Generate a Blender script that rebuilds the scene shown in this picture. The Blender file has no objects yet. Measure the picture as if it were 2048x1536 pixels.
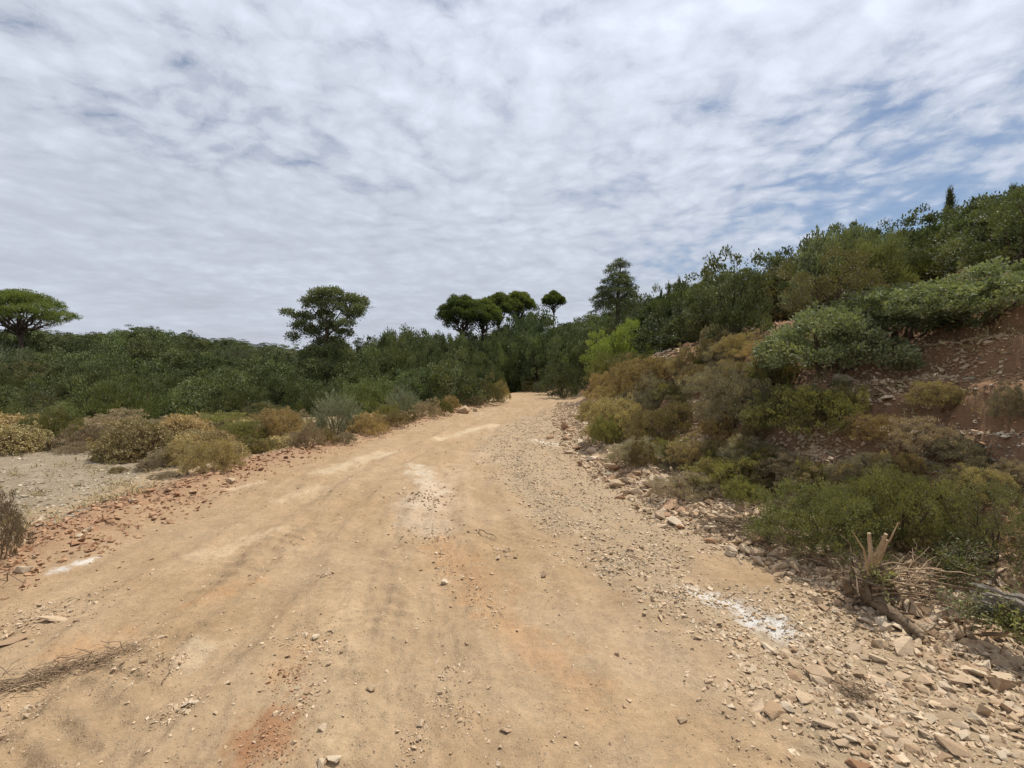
import bpy, bmesh, math
import numpy as np
from mathutils import Vector, Matrix

# ------------------------------------------------------------------ camera, world, sun, exposure
S = bpy.context.scene
COL = S.collection
F, CU, CV, PITCH = 900.0, 1024.0, 768.0, math.atan(18 / 900.0)      # 2048 x 1536 pixel camera
CAMZ = 1.6
cam = bpy.data.cameras.new('camera'); cam.sensor_width = 36; cam.lens = F / 2048 * 36
cam.clip_start = .05; cam.clip_end = 5000
co = bpy.data.objects.new('camera', cam); COL.objects.link(co)
co.location = (0, 0, CAMZ); co.rotation_euler = (math.pi / 2 - PITCH, 0, 0); S.camera = co
SUN_AZ, SUN_EL = math.radians(50), math.radians(64)      # azimuth from +Y towards +X
S.view_settings.view_transform = 'Standard'; S.view_settings.look = 'None'
S.view_settings.exposure = 0.0; S.view_settings.gamma = 1; S.view_settings.use_curve_mapping = False
try: S.cycles.max_bounces = 6; S.cycles.transparent_max_bounces = 4; S.cycles.diffuse_bounces = 3
except Exception: pass

sun = bpy.data.lights.new('sun', 'SUN'); sun.energy = 5.0; sun.angle = math.radians(.6); sun.color = (1, .955, .88)
so = bpy.data.objects.new('sun', sun); COL.objects.link(so)
sd = Vector((math.sin(SUN_AZ) * math.cos(SUN_EL), math.cos(SUN_AZ) * math.cos(SUN_EL), math.sin(SUN_EL)))
so.rotation_euler = sd.to_track_quat('Z', 'Y').to_euler(); so.location = (10, 10, 30)

class NT:
    def __init__(s, tree): s.t = tree; s.t.nodes.clear()
    def n(s, typ, ins=None, **kw):
        nd = s.t.nodes.new(typ)
        for k, v in kw.items(): setattr(nd, k, v)
        for k, v in (ins or {}).items():
            sock = nd.inputs[k]
            if isinstance(v, bpy.types.NodeSocket): s.t.links.new(v, sock)
            else: sock.default_value = v
        return nd
    def m(s, op, a, b=None, c=None, clamp=False):
        nd = s.t.nodes.new('ShaderNodeMath'); nd.operation = op; nd.use_clamp = clamp
        for i, v in enumerate((a, b, c)):
            if v is None: continue
            if isinstance(v, bpy.types.NodeSocket): s.t.links.new(v, nd.inputs[i])
            else: nd.inputs[i].default_value = v
        return nd.outputs[0]
    def noise(s, vec, scale, detail=4, rough=.55, dist=0, dim='3D'):
        nd = s.n('ShaderNodeTexNoise', {'Scale': scale, 'Detail': detail, 'Roughness': rough, 'Distortion': dist}, noise_dimensions=dim)
        if vec is not None: s.t.links.new(vec, nd.inputs['Vector'])
        return nd.outputs[0]
    def ramp(s, fac, stops, interp='LINEAR'):
        nd = s.t.nodes.new('ShaderNodeValToRGB'); nd.color_ramp.interpolation = interp
        e = nd.color_ramp.elements
        while len(e) < len(stops): e.new(.5)
        for q, (p, c) in zip(e, stops):
            q.position = p; q.color = (c, c, c, 1) if not hasattr(c, '__len__') else (*c, 1)
        s.t.links.new(fac, nd.inputs[0]); return nd.outputs[0]
    def mix(s, fac, a, b, typ='MIX'):
        nd = s.t.nodes.new('ShaderNodeMix'); nd.data_type = 'RGBA'; nd.blend_type = typ
        for i, v in ((0, fac), (6, a), (7, b)):
            if isinstance(v, bpy.types.NodeSocket): s.t.links.new(v, nd.inputs[i])
            else: nd.inputs[i].default_value = v if i == 0 else (*v, 1)
        return nd.outputs[2]

def make_world():
    w = bpy.data.worlds.new('World'); S.world = w; w.use_nodes = True
    try: w.cycles.sampling_method = 'MANUAL'; w.cycles.sample_map_resolution = 512
    except Exception: pass
    N = NT(w.node_tree)
    sky = N.n('ShaderNodeTexSky', sky_type='NISHITA', sun_disc=False)
    sky.sun_elevation = SUN_EL; sky.sun_rotation = SUN_AZ; sky.air_density = 1.0; sky.dust_density = .6; sky.ozone_density = 2.0
    tc = N.n('ShaderNodeTexCoord'); g = tc.outputs['Generated']
    sp = N.n('ShaderNodeSeparateXYZ', {0: g}).outputs
    z = N.m('MAXIMUM', sp[2], 0.0)
    zz = N.m('ADD', z, 0.14)
    px = N.m('DIVIDE', sp[0], zz); py = N.m('DIVIDE', sp[1], zz)
    p = N.n('ShaderNodeCombineXYZ', {0: px, 1: py, 2: 0.0}).outputs[0]
    warp = N.n('ShaderNodeTexNoise', {'Scale': 1.3, 'Detail': 4.0, 'Vector': p}).outputs['Color']
    warp2 = N.n('ShaderNodeTexNoise', {'Scale': 7.0, 'Detail': 4.0, 'Vector': p}).outputs['Color']
    w2 = N.n('ShaderNodeVectorMath', {0: warp2, 'Scale': .09}, operation='SCALE').outputs[0]
    wp = N.n('ShaderNodeVectorMath', {0: p, 1: N.n('ShaderNodeVectorMath', {0: warp, 'Scale': .28}, operation='SCALE').outputs[0]}, operation='ADD').outputs[0]
    wp = N.n('ShaderNodeVectorMath', {0: wp, 1: w2}, operation='ADD').outputs[0]
    mp = N.n('ShaderNodeMapping', {'Vector': wp, 'Rotation': (0, 0, .35), 'Scale': (1.0, 1.08, 1)}).outputs[0]
    wisp = N.noise(mp, 6.0, 9, .68, .1)
    def cells(sc, sm_):
        h_ = N.n('ShaderNodeTexVoronoi', {'Vector': mp, 'Scale': sc, 'Smoothness': sm_, 'Randomness': 1.0}, feature='SMOOTH_F1').outputs[0]
        return N.m('SUBTRACT', 1.0, N.m('MULTIPLY', h_, 1.35))
    heap = N.m('ADD', N.m('MULTIPLY', cells(6.5, .6), .62), N.m('MULTIPLY', cells(14.0, .5), .38))
    soft = N.noise(N.n('ShaderNodeMapping', {'Vector': wp, 'Rotation': (0, 0, .45), 'Scale': (.5, 1.1, 1)}).outputs[0], 1.5, 6, .55)
    big = N.noise(p, 1.05, 5, .55)
    fz = N.ramp(z, [(.04, 0), (.42, 1)])
    fine = N.m('ADD', N.m('ADD', N.m('MULTIPLY', wisp, .46), N.m('MULTIPLY', N.noise(mp, 21.0, 6, .7), .19)), N.m('MULTIPLY', heap, .35))
    fine = N.m('ADD', N.m('MULTIPLY', fine, N.m('ADD', N.m('MULTIPLY', fz, .8), .2)), N.m('MULTIPLY', soft, N.m('MULTIPLY', N.m('SUBTRACT', 1.0, fz), .8)))
    dx = N.m('SUBTRACT', px, 1.95); dy = N.m('SUBTRACT', py, 1.78)
    u1 = N.m('ADD', N.m('MULTIPLY', dx, .75), N.m('MULTIPLY', dy, -.66)); u2 = N.m('ADD', N.m('MULTIPLY', dx, .66), N.m('MULTIPLY', dy, .75))
    d2 = N.m('ADD', N.m('MULTIPLY', N.m('MULTIPLY', u1, u1), .55), N.m('MULTIPLY', u2, N.m('MULTIPLY', u2, 2.2)))
    hole = N.m('EXPONENT', N.m('MULTIPLY', d2, -.85))
    c = N.m('ADD', N.m('MULTIPLY', fine, 2.1), N.m('MULTIPLY', big, 1.15))
    c = N.m('SUBTRACT', c, N.m('MULTIPLY', hole, .84))
    far = N.m('SUBTRACT', 1.0, N.m('MULTIPLY', z, 2.4), clamp=True)
    c = N.m('ADD', c, N.m('MULTIPLY', far, .30))
    cover = N.ramp(N.m('SUBTRACT', c, .865), [(.0, 0.06), (.14, .22), (.34, .72), (.52, .93), (.7, .98)])
    dotn = N.n('ShaderNodeVectorMath', {0: g, 1: tuple(sd)}, operation='DOT_PRODUCT').outputs['Value']
    glow = N.m('MULTIPLY', N.m('POWER', N.m('MAXIMUM', dotn, 0.0), 3.0), .16)
    dens = N.ramp(N.m('ADD', fine, N.m('MULTIPLY', N.m('SUBTRACT', big, .5), .2)), [(.35, .67), (.47, .745), (.62, .87)])
    low = N.ramp(z, [(0.0, .80), (.22, .87), (.6, 1.04)])
    lum = N.m('MULTIPLY', N.m('ADD', dens, glow), low)
    ccol = N.mix(1.0, (.885, .95, 1.09), N.n('ShaderNodeCombineXYZ', {0: lum, 1: lum, 2: lum}).outputs[0], 'MULTIPLY')
    b1 = N.n('ShaderNodeBackground', {0: sky.outputs[0], 1: .09})
    b2 = N.n('ShaderNodeBackground', {0: ccol, 1: 1.0})
    mx = N.n('ShaderNodeMixShader', {0: cover, 1: b1.outputs[0], 2: b2.outputs[0]})
    N.n('ShaderNodeOutputWorld', {0: mx.outputs[0]})
make_world()

# ------------------------------------------------------------------ numeric helpers
RNG = np.random.default_rng(7)
_perm = np.random.default_rng(11).permutation(4096)
_grad = np.random.default_rng(12).uniform(0, 2 * np.pi, 4096)
def perlin(x, y):
    xi = np.floor(x).astype(np.int64); yi = np.floor(y).astype(np.int64)
    xf = x - xi; yf = y - yi
    def g(ix, iy, dx, dy):
        a = _grad[_perm[(_perm[ix & 4095] + iy) & 4095]]
        return np.cos(a) * dx + np.sin(a) * dy
    u = xf * xf * xf * (xf * (xf * 6 - 15) + 10); v = yf * yf * yf * (yf * (yf * 6 - 15) + 10)
    n0 = g(xi, yi, xf, yf) * (1 - u) + g(xi + 1, yi, xf - 1, yf) * u
    n1 = g(xi, yi + 1, xf, yf - 1) * (1 - u) + g(xi + 1, yi + 1, xf - 1, yf - 1) * u
    return (n0 * (1 - v) + n1 * v) * 1.5
def fbm(x, y, s, o=4, g=.5, seed=0):
    r = 0; a = 1; t = 0
    for k in range(o):
        r = r + a * perlin(x / s + 17.3 * k + seed, y / s - 9.1 * k + seed * 1.7); t += a; a *= g; s = s / 2.03
    return r / t
def sm(a, b, x): t = np.clip((x - a) / (b - a), 0, 1); return t * t * (3 - 2 * t)

# ------------------------------------------------------------------ terrain
def Rx(y): return np.interp(y, [-15, 0, 2.4, 3.6, 4.6, 7, 12, 16, 24, 29, 35, 40, 46, 54, 80, 200], [3.4, 3.0, 2.85, 2.65, 2.25, 1.75, 1.8, 2.1, 3.0, 4.0, 4.9, 4.2, 1.2, -2.5, -9, -30])
def Lx(y): return np.interp(y, [-15, 0, 3.35, 6.9, 10.3, 16, 22, 28, 34, 40, 46], [-4.4, -4.0, -3.85, -4.0, -3.6, -2.75, -1.4, .15, 0.7, -1.5, -7])
BX = [0, .6, 1.2, 2.2, 3.5, 5.8, 7, 12, 20, 40, 80, 300]; BZ = [0, .12, .60, 1.45, 2.3, 3.05, 3.35, 4.9, 7.6, 12.0, 15, 16]
def rimY(x): return np.interp(x, [-80, -20, -10, -6, -3.5, -1.5, 0, 3, 10], [13.5, 14.5, 15.5, 18, 24, 31, 40, 55, 80])
def macro(x, y):
    s = x - Rx(y)
    bank = np.interp(s, BX, BZ)
    bank = bank * (1 - .25 * sm(14, 40, y) * sm(9, 3, s))
    d = y - rimY(x)
    drop = -2.1 * sm(0, 7, d)
    k = .040 + .21 * np.clip((-x - 20) / 26, 0, 1) ** 1.4 + .07 * sm(-16, -3, x)
    dr = np.clip(d - 8, 0, None)
    rise = k * 38 * np.tanh(dr / 38)
    return bank + drop + rise - 0.0
def onroad(x, y): return sm(-.1, .35, x - Lx(y)) * sm(-.1, .35, Rx(y) - x) * sm(50, 44, y)
def gravelx(y): return np.interp(y, [0, 1.9, 2.6, 3.2, 4.1, 5.8, 9.6, 14, 20, 26], [1.05, 1.0, 1.1, 1.0, .55, 0.0, -.75, -.3, 1.2, 2.8])
def gmask(x, y):
    n = fbm(x, y, .8, 4, seed=3) * .9
    m = sm(-.25, .35, x - gravelx(y) + n * .55) * sm(-.9, .2, Rx(y) + .4 - x) * sm(24, 16, y)
    hole = np.exp(-(((x - 1.75) / .42) ** 2 + ((y - 3.62) / .42) ** 2)) + .8 * np.exp(-(((x - 1.35) / .5) ** 2 + ((y - 7.6) / .8) ** 2))
    return m * np.clip(1 - 1.1 * hole, 0, 1) * sm(-.62, -.1, fbm(x, y, .45, 3, seed=8))
def height(x, y):
    x = np.asarray(x, float); y = np.asarray(y, float)
    z = macro(x, y)
    rd = onroad(x, y)
    s = x - Rx(y); q = Lx(y) - x
    near = np.exp(-np.clip(y, 0, None) / 60)
    z = z + .035 * fbm(x, y, 2.2, 3, seed=1) + (.012 + .02 * (1 - rd)) * fbm(x, y, .5, 4, .55, seed=2) * near
    z = z + .006 * fbm(x, y, .11, 3, .6, seed=4) * sm(16, 8, y)
    # furrows dragged along the road on its left half, cleat ripples of the digger
    for ro, rwd, rdp in ((1.35, .18, .042), (2.1, .15, .032), (3.3, .20, .038), (4.5, .17, .034), (5.3, .15, .024)):
        cx_ = Lx(y) + ro * (Rx(y) - Lx(y)) / 6.5 + .10 * fbm(y, y * 0 + ro, 2.5, 2, seed=60); dd = (x - cx_) / rwd
        z = z - rdp * np.exp(-dd ** 2) * rd * sm(-.45, .1, fbm(x, y, 1.6, 2, seed=61 + int(ro))) + rdp * .5 * np.exp(-((np.abs(dd) - 1.5) / .45) ** 2) * rd
    fur = fbm(x * 1.0 + y * .22, y * .30 - x * .05, .16, 3, .55, seed=5)
    z = z + (.008 + .012 * sm(-.1, .3, fbm(x, y, .9, 2, seed=33))) * (fbm(x, y, .22, 4, .6, seed=34)) * rd * sm(12, 6, y)
    z = z + .042 * fur * rd * sm(.8, -.8, x) * sm(14, 7, y) * sm(-.5, .35, fbm(x, y, 1.3, 2, seed=31))
    for cx, wd, amp, sd_ in ((-2.2, .34, .014, 1), (-1.0, .26, .012, 5), (.25, .30, .013, 2), (.9, .24, .012, 3)):
        cc = cx + .12 * (y - 3) * 0 + np.interp(y, [0, 4, 8, 14, 24], [0.35, 0, -.5, .3, 2.2])
        m = np.exp(-((x - cc) / wd) ** 4) * sm(-.25, .3, fbm(x, y, 1.1, 2, seed=40 + sd_)) * rd
        z = z + m * (amp * np.sin((y * 1.0 + .35 * (x - cc) + (.16 * fbm(x, y, .5, 3, seed=6))) * 2 * np.pi / .17) - .012)
    # windrow of pushed soil at the left edge, of broken stone at the right edge
    lump = .65 + .7 * fbm(x, y, .55, 3, seed=9)
    z = z + .17 * lump * np.exp(-((q - .55) / .5) ** 2) * sm(34, 26, y) * sm(-3, 0, y)
    z = z + .20 * lump * np.exp(-((s - .25) / .38) ** 2) * sm(2.0, 4.4, y) * sm(20, 13, y)
    z = z + .02 * np.abs(fbm(x, y, .12, 3, seed=10)) * gmask(x, y) * sm(14, 6, y)
    # torn cut bank: ledges and hollows
    bk = sm(.7, 1.6, s) * sm(9, 5, s) * sm(40, 20, y)
    z = z + bk * (.40 * fbm(x, y, 1.5, 4, .55, seed=12) + .06 * fbm(x, y, .28, 3, seed=13))
    z = z + bk * .17 * (np.abs(((z * 2.1 + .5 * fbm(x, y, 1.2, 2, seed=14)) % 1.0) - .5) * 2 - .5)
    off = sm(12, 30, s) + sm(4, 20, y - rimY(x))
    z = z + (.45 + .5 * sm(30, 42, y)) * fbm(x, y, 8, 3, seed=15) * np.clip(off, 0, 1)
    return z
def H(x, y): return float(height(np.array([x]), np.array([y]))[0])
def ray(u, v):
    dx = (u - CU) / F; dz = -(v - CV) / F
    c, s_ = math.cos(PITCH), math.sin(PITCH)
    return np.array([dx, c + dz * s_, -s_ + dz * c])
def hit(u, v):
    d = ray(u, v); O = np.array([0, 0, CAMZ]); lo, hi = 1.0, 150.0
    for n in (150, 14, 10):
        t = np.geomspace(lo, hi, n); P = O + t[:, None] * d
        below = P[:, 2] < height(P[:, 0], P[:, 1])
        i = int(np.argmax(below)) if below.any() else len(t) - 1
        lo, hi = t[max(i - 1, 0)], t[i]
        if i == 0: break
    return P[i]
def at(u, Y, v=None):
    if v is None: x = (u - CU) / F * Y; return np.array([x, Y, H(x, Y)])
    d = ray(u, v); return np.array([0, 0, CAMZ]) + d * (Y / d[1])
def proj(x, y, z):
    dz = z - CAMZ; c, s_ = math.cos(PITCH), math.sin(PITCH)
    dep = y * c - dz * s_; up = y * s_ + dz * c
    return CU + F * x / dep, CV - F * up / dep

# ------------------------------------------------------------------ mesh building
class Geo:
    def __init__(s): s.v = []; s.f = []; s.m = []; s.t = []; s.n = 0
    def add(s, v, f, mat=0, tint=.5):
        v = np.asarray(v, float); f = np.asarray(f, int)
        s.v.append(v); s.f.append(f + s.n); s.m.append(np.full(len(f), mat)); s.n += len(v)
        s.t.append(np.full(len(v), tint) if np.isscalar(tint) else np.asarray(tint))
    def mesh(s, name, mats, smooth=False):
        V = np.concatenate(s.v); me = bpy.data.meshes.new(name)
        me.vertices.add(len(V)); me.vertices.foreach_set('co', V.astype(np.float32).ravel())
        L = np.concatenate([f.ravel() for f in s.f]); tot = np.concatenate([np.full(len(f), f.shape[1]) for f in s.f])
        me.loops.add(len(L)); me.loops.foreach_set('vertex_index', L.astype(np.int32))
        me.polygons.add(len(tot)); st = np.concatenate([[0], np.cumsum(tot)[:-1]])
        me.polygons.foreach_set('loop_start', st.astype(np.int32))
        me.polygons.foreach_set('material_index', np.concatenate(s.m).astype(np.int32))
        me.polygons.foreach_set('use_smooth', np.full(len(tot), bool(smooth)))
        me.update(calc_edges=True)
        a = me.attributes.new('tint', 'FLOAT', 'POINT'); a.data.foreach_set('value', np.concatenate(s.t).astype(np.float32))
        for m in mats: me.materials.append(m)
        return me
def norm(a): return a / np.maximum(np.linalg.norm(a, axis=-1, keepdims=True), 1e-9)
def leaves(g, P, D, size, width=.45, mat=0, tint=None, rng=RNG, droop=.0):
    """one bent four-cornered leaf per point P, pointing along D"""
    n = len(P); D = norm(D); r = norm(rng.normal(size=(n, 3)))
    W = norm(np.cross(D, r)); U = np.cross(W, D)
    L = (size * rng.uniform(.6, 1.35, n))[:, None] if np.isscalar(size) else size[:, None]
    a = P; b = P + D * L * .5 + W * L * width * .5 + U * L * .10; c = P + D * L - np.array([0, 0, 1]) * L * droop; d = P + D * L * .5 - W * L * width * .5 + U * L * .10
    V = np.stack([a, b, c, d], 1).reshape(-1, 3)
    f = np.arange(4 * n).reshape(-1, 4)
    t = rng.uniform(0, 1, n) if tint is None else tint
    g.add(V, f, mat, np.repeat(t, 4))
def tube(g, pts, rad, sides=6, mat=0, tint=.5, wob=0, rng=RNG):
    pts = np.asarray(pts, float); n = len(pts)
    rad = np.full(n, rad) if np.isscalar(rad) else np.interp(np.linspace(0, 1, n), np.linspace(0, 1, len(rad)), rad)
    T = norm(np.gradient(pts, axis=0)); ref = np.array([.13, .21, .97]) if abs(T[:, 2].mean()) < .8 else np.array([.97, .2, .1])
    A = norm(np.cross(T, ref)); B = np.cross(T, A)
    th = np.linspace(0, 2 * np.pi, sides, endpoint=False)
    R = rad[:, None] * (1 + wob * rng.uniform(-1, 1, (n, sides)))
    V = pts[:, None] + R[..., None] * (np.cos(th)[None, :, None] * A[:, None] + np.sin(th)[None, :, None] * B[:, None])
    i = np.arange(n - 1)[:, None] * sides; j = np.arange(sides); k = (j + 1) % sides
    f = np.stack([i + j, i + k, i + sides + k, i + sides + j], -1).reshape(-1, 4)
    g.add(V.reshape(-1, 3), f, mat, tint)
    g.add(np.concatenate([V[-1], [pts[-1] + T[-1] * rad[-1] * .4]]), np.stack([j, k, np.full(sides, sides)], -1), mat, tint)
    g.add(np.concatenate([V[0], [pts[0] - T[0] * rad[0] * .3]]), np.stack([k, j, np.full(sides, sides)], -1), mat, tint)
def bend(a, b, n=6, wig=.05, rng=RNG, sag=0):
    a = np.asarray(a, float); b = np.asarray(b, float); t = np.linspace(0, 1, n)[:, None]
    L = np.linalg.norm(b - a); p = a + (b - a) * t
    w = rng.normal(size=(n, 3)) * wig * L; w[0] = 0; w[-1] *= .4
    p = p + w; p[:, 2] += sag * L * np.sin(np.pi * t[:, 0]); return p

# ------------------------------------------------------------------ materials
def leafmat(name, ca, cb, trans=.25, rough=.6, spec=.3):
    m = bpy.data.materials.new(name); m.use_nodes = True; N = NT(m.node_tree)
    t = N.n('ShaderNodeAttribute', attribute_name='tint').outputs['Fac']
    oi = N.n('ShaderNodeObjectInfo').outputs['Random']
    c = N.mix(t, ca, cb)
    k = N.m('ADD', N.m('MULTIPLY', oi, .75), .60)
    c = N.mix(1.0, c, N.n('ShaderNodeCombineXYZ', {0: N.m('MULTIPLY', k, N.m('ADD', N.m('MULTIPLY', N.m('FRACT', N.m('MULTIPLY', oi, 7.3)), .14), .93)), 1: k, 2: k}).outputs[0], 'MULTIPLY')
    p = N.n('ShaderNodeBsdfPrincipled', {'Base Color': c, 'Roughness': rough, 'Specular IOR Level': spec})
    tr = N.n('ShaderNodeBsdfTranslucent', {0: N.mix(1.0, c, (1.25, 1.3, .55), 'MULTIPLY')})
    mx = N.n('ShaderNodeMixShader', {0: trans, 1: p.outputs[0], 2: tr.outputs[0]})
    N.n('ShaderNodeOutputMaterial', {0: mx.outputs[0]}); return m
def barkmat(name, ca, cb, scale=9, stretch=.25, bump=.5, rough=.9):
    m = bpy.data.materials.new(name); m.use_nodes = True; N = NT(m.node_tree)
    o = N.n('ShaderNodeTexCoord').outputs['Object']
    n1 = N.noise(o, scale, 6, .65); n2 = N.noise(o, scale * 7, 4, .6)
    f = N.ramp(N.m('ADD', N.m('MULTIPLY', n1, .6), N.m('MULTIPLY', n2, .4)), [(.36, 0), (.62, 1)])
    b = N.n('ShaderNodeBump', {'Height': n2, 'Strength': bump, 'Distance': .01})
    p = N.n('ShaderNodeBsdfPrincipled', {'Base Color': N.mix(f, ca, cb), 'Roughness': rough, 'Specular IOR Level': .2, 'Normal': b.outputs[0]})
    N.n('ShaderNodeOutputMaterial', {0: p.outputs[0]}); return m
def stonemat(name, cols):
    m = bpy.data.materials.new(name); m.use_nodes = True; N = NT(m.node_tree)
    o = N.n('ShaderNodeTexCoord').outputs['Object']; t = N.n('ShaderNodeAttribute', attribute_name='tint').outputs['Fac']
    oi = N.n('ShaderNodeObjectInfo').outputs['Random']
    tt = N.m('FRACT', N.m('ADD', t, N.m('MULTIPLY', oi, .77)))
    c = N.ramp(tt, [(i / (len(cols) - 1), k) for i, k in enumerate(cols)])
    n1 = N.noise(o, 14, 5, .6); n2 = N.noise(o, 70, 4, .6)
    c = N.mix(1.0, c, N.ramp(N.m('ADD', N.m('MULTIPLY', n1, .6), N.m('MULTIPLY', n2, .4)), [(.3, .68), (.7, 1.22)]), 'MULTIPLY')
    b = N.n('ShaderNodeBump', {'Height': n2, 'Strength': .6, 'Distance': .006})
    p = N.n('ShaderNodeBsdfPrincipled', {'Base Color': c, 'Roughness': .9, 'Specular IOR Level': .2, 'Normal': b.outputs[0]})
    N.n('ShaderNodeOutputMaterial', {0: p.outputs[0]}); return m
M = dict(
    maquis=leafmat('maquis_leaf', (.043, .058, .022), (.172, .192, .076), .16, .62, .3),
    juniper=leafmat('juniper_leaf', (.064, .077, .027), (.218, .232, .088), .2, .65, .25),
    broad=leafmat('broad_leaf', (.075, .088, .040), (.260, .265, .140), .2, .62, .25),
    sage=leafmat('sage_leaf', (0.100, 0.120, 0.070), (0.220, 0.250, 0.160), .2, .7),
    heath=leafmat('heath_twig', (.19, .135, .066), (.43, .33, .175), .25, .8, .15),
    greyheath=leafmat('grey_heath_twig', (.16, .125, .085), (.37, .30, .20), .2, .8, .15),
    rust=leafmat('rust_twig', (0.220, 0.110, 0.035), (0.380, 0.210, 0.065), .25, .8, .1),
    everl=leafmat('everlasting_flower', (.30, .225, .105), (.55, .43, .23), .2, .8, .15),
    straw=leafmat('straw', (.26, .18, .085), (.50, .40, .22), .2, .8, .1),
    spurge=leafmat('spurge_leaf', (.115, .108, .040), (.285, .255, .098), .3, .65),
    lentisk=leafmat('lentisk_leaf', (.090, .096, .034), (.310, .300, .120), .3, .55, .35),
    lime=leafmat('young_pine_needle', (.105, .125, .030), (.255, .275, .078), .35, .6),
    pine=leafmat('pine_needle', (.060, .085, .020), (.195, .220, .055), .35, .6),
    oak=leafmat('oak_leaf', (.041, .056, .020), (.172, .190, .074), .17, .6, .3),
    dull=leafmat('dull_olive_leaf', (0.088, 0.081, 0.037), (0.193, 0.171, 0.077), .25, .65),
    bark=barkmat('bark', (.045, .032, .022), (.13, .095, .068)),
    twig=barkmat('dry_twig', (.14, .09, .055), (.33, .235, .15), 14),
    palewood=barkmat('pale_wood', (.26, .17, .095), (.50, .37, .235), 12),
    root=barkmat('root_wood', (.10, .068, .042), (.27, .195, .125), 16, bump=1),
    greywood=barkmat('weathered_wood', (.14, .115, .09), (.38, .33, .265), 22, bump=1),
    soilclod=barkmat('clod', (.085, .055, .034), (.25, .18, .115), 14, bump=1),
    stone=stonemat('tan_stone', [(.40, .285, .175), (.50, .375, .245), (.33, .215, .125), (.54, .43, .30), (.44, .32, .20)]),
    grey=stonemat('grey_stone', [(.31, .26, .185), (.42, .36, .27), (.26, .205, .145), (.36, .30, .215)]),
    red=stonemat('red_stone', [(.33, .185, .105), (.41, .26, .155), (.28, .15, .08), (.37, .22, .125)]),
    pale=stonemat('pale_stone', [(.48, .37, .245), (.56, .45, .32), (.43, .32, .20)]),
)

# ------------------------------------------------------------------ tagging
def tag(o, label=None, cat=None, group=None, kind=None):
    if label: o['label'] = label
    if cat: o['category'] = cat
    if group: o['group'] = group
    if kind: o['kind'] = kind
    return o
def link(name, me, parent=None):
    o = bpy.data.objects.new(name, me); COL.objects.link(o)
    if parent is not None: o.parent = parent
    return o
def empty(name, loc, rz=0, sc=(1, 1, 1)):
    o = bpy.data.objects.new(name, None); COL.objects.link(o); o.location = loc; o.rotation_euler = (0, 0, rz); o.scale = sc
    o.empty_display_size = .2; return o

# ------------------------------------------------------------------ ground sheet
def stroke(x, y, pts, w, seed, rough=.35):
    """mask of a soil band along a world polyline with ragged edge"""
    d = np.full(x.shape, 1e9)
    for (ax, ay), (bx, by) in zip(pts[:-1], pts[1:]):
        ex, ey = bx - ax, by - ay; L2 = ex * ex + ey * ey + 1e-9
        t = np.clip(((x - ax) * ex + (y - ay) * ey) / L2, 0, 1)
        d = np.minimum(d, np.hypot(x - ax - ex * t, y - ay - ey * t))
    out = np.zeros(x.shape); k = d < w * 4.5; x, y, d = x[k], y[k], d[k]
    n = fbm(x, y, w * 1.3 + .06, 4, .6, seed=seed)
    n2 = fbm(x, y * .6, w * .45 + .02, 3, .6, seed=seed + 5)
    n3 = fbm(x, y, .07, 3, .6, seed=seed + 9)
    out[k] = sm(1.6, -.1, d / w * 1.05 + n * 1.5 + n2 * 1.1 + n3 * .7); return out
def PP(*uv): return [tuple(hit(u, v)[:2]) for u, v in uv]
def ground_cols(x, y):
    s = x - Rx(y); q = Lx(y) - x; rd = onroad(x, y)
    n1 = fbm(x, y, 1.6, 5, .55, seed=20)[:, None]; n2 = fbm(x, y, .35, 4, .6, seed=21)[:, None]; n3 = fbm(x, y, 4.5, 3, seed=22)[:, None]
    A = lambda *c: np.array(c)
    road = A(.322, .224, .131) + n1 * A(.03, .035, .035) + n2 * A(.03, .026, .02) + n3 * A(.0, .008, .01)
    # brushed streaks along the road
    st = fbm(x + .12 * y, y * .16, .22, 4, .6, seed=23)[:, None]
    road = road * (1 + .16 * st)
    br = sm(.15, .5, fbm(x, y, .45, 4, .6, seed=73))[:, None]; road = road * (1 - br * .35) + A(.33, .215, .12) * br * .35
    c = road
    def mixin(mask, col, k=1):
        nonlocal c
        mk = (np.clip(mask, 0, 1) * k)[:, None]; c = c * (1 - mk) + np.array(col) * mk
    mixin(gmask(x, y), (.325, .245, .155), .75)
    lef = sm(-.15, .2, q)                                  # beyond the left edge
    mixin(lef, (.33, .235, .135), .9)
    red = np.exp(-((q - .55) / .62) ** 2) * sm(-.55, .1, fbm(x, y, .5, 4, .6, seed=24) + .25 * sm(12, 7, y))
    mixin(red * sm(30, 9, y) , (.285, .170, .100), .88)
    pad = sm(1.3, 2.2, q + .5 * fbm(x, y, .9, 3, seed=25)) * sm(11.2, 9.4, y + .06 * x + .8 * fbm(x, y, 1.5, 3, seed=26))
    mixin(pad, (.225, .180, .122), .92)
    mixin(pad * sm(.05, .4, n2[:, 0]), (.33, .28, .205), .5)
    # cut bank
    b = sm(.35, 1.1, s + .4 * n2[:, 0])
    mixin(b, (.200, .115, .064), .95)
    mixin(b * sm(-.1, .45, n1[:, 0] + .4 * n2[:, 0]), (.262, .150, .082), .7)
    mixin(b * sm(.0, .5, fbm(x, y, .5, 4, .6, seed=27)), (.15, .092, .058), .6)
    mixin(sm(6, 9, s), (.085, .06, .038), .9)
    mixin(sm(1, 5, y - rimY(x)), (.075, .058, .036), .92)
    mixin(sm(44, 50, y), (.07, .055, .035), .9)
    # patches on the road (soil kinds)
    W = (.60, .54, .46)
    for pts, w, col, k in GPATCH:
        mixin(stroke(x, y, pts, w, 50 + w * 31), col, k)
    c = c * (1 + .07 * n2) * (1 + .04 * n1)
    return np.clip(c, .01, .9)
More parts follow.
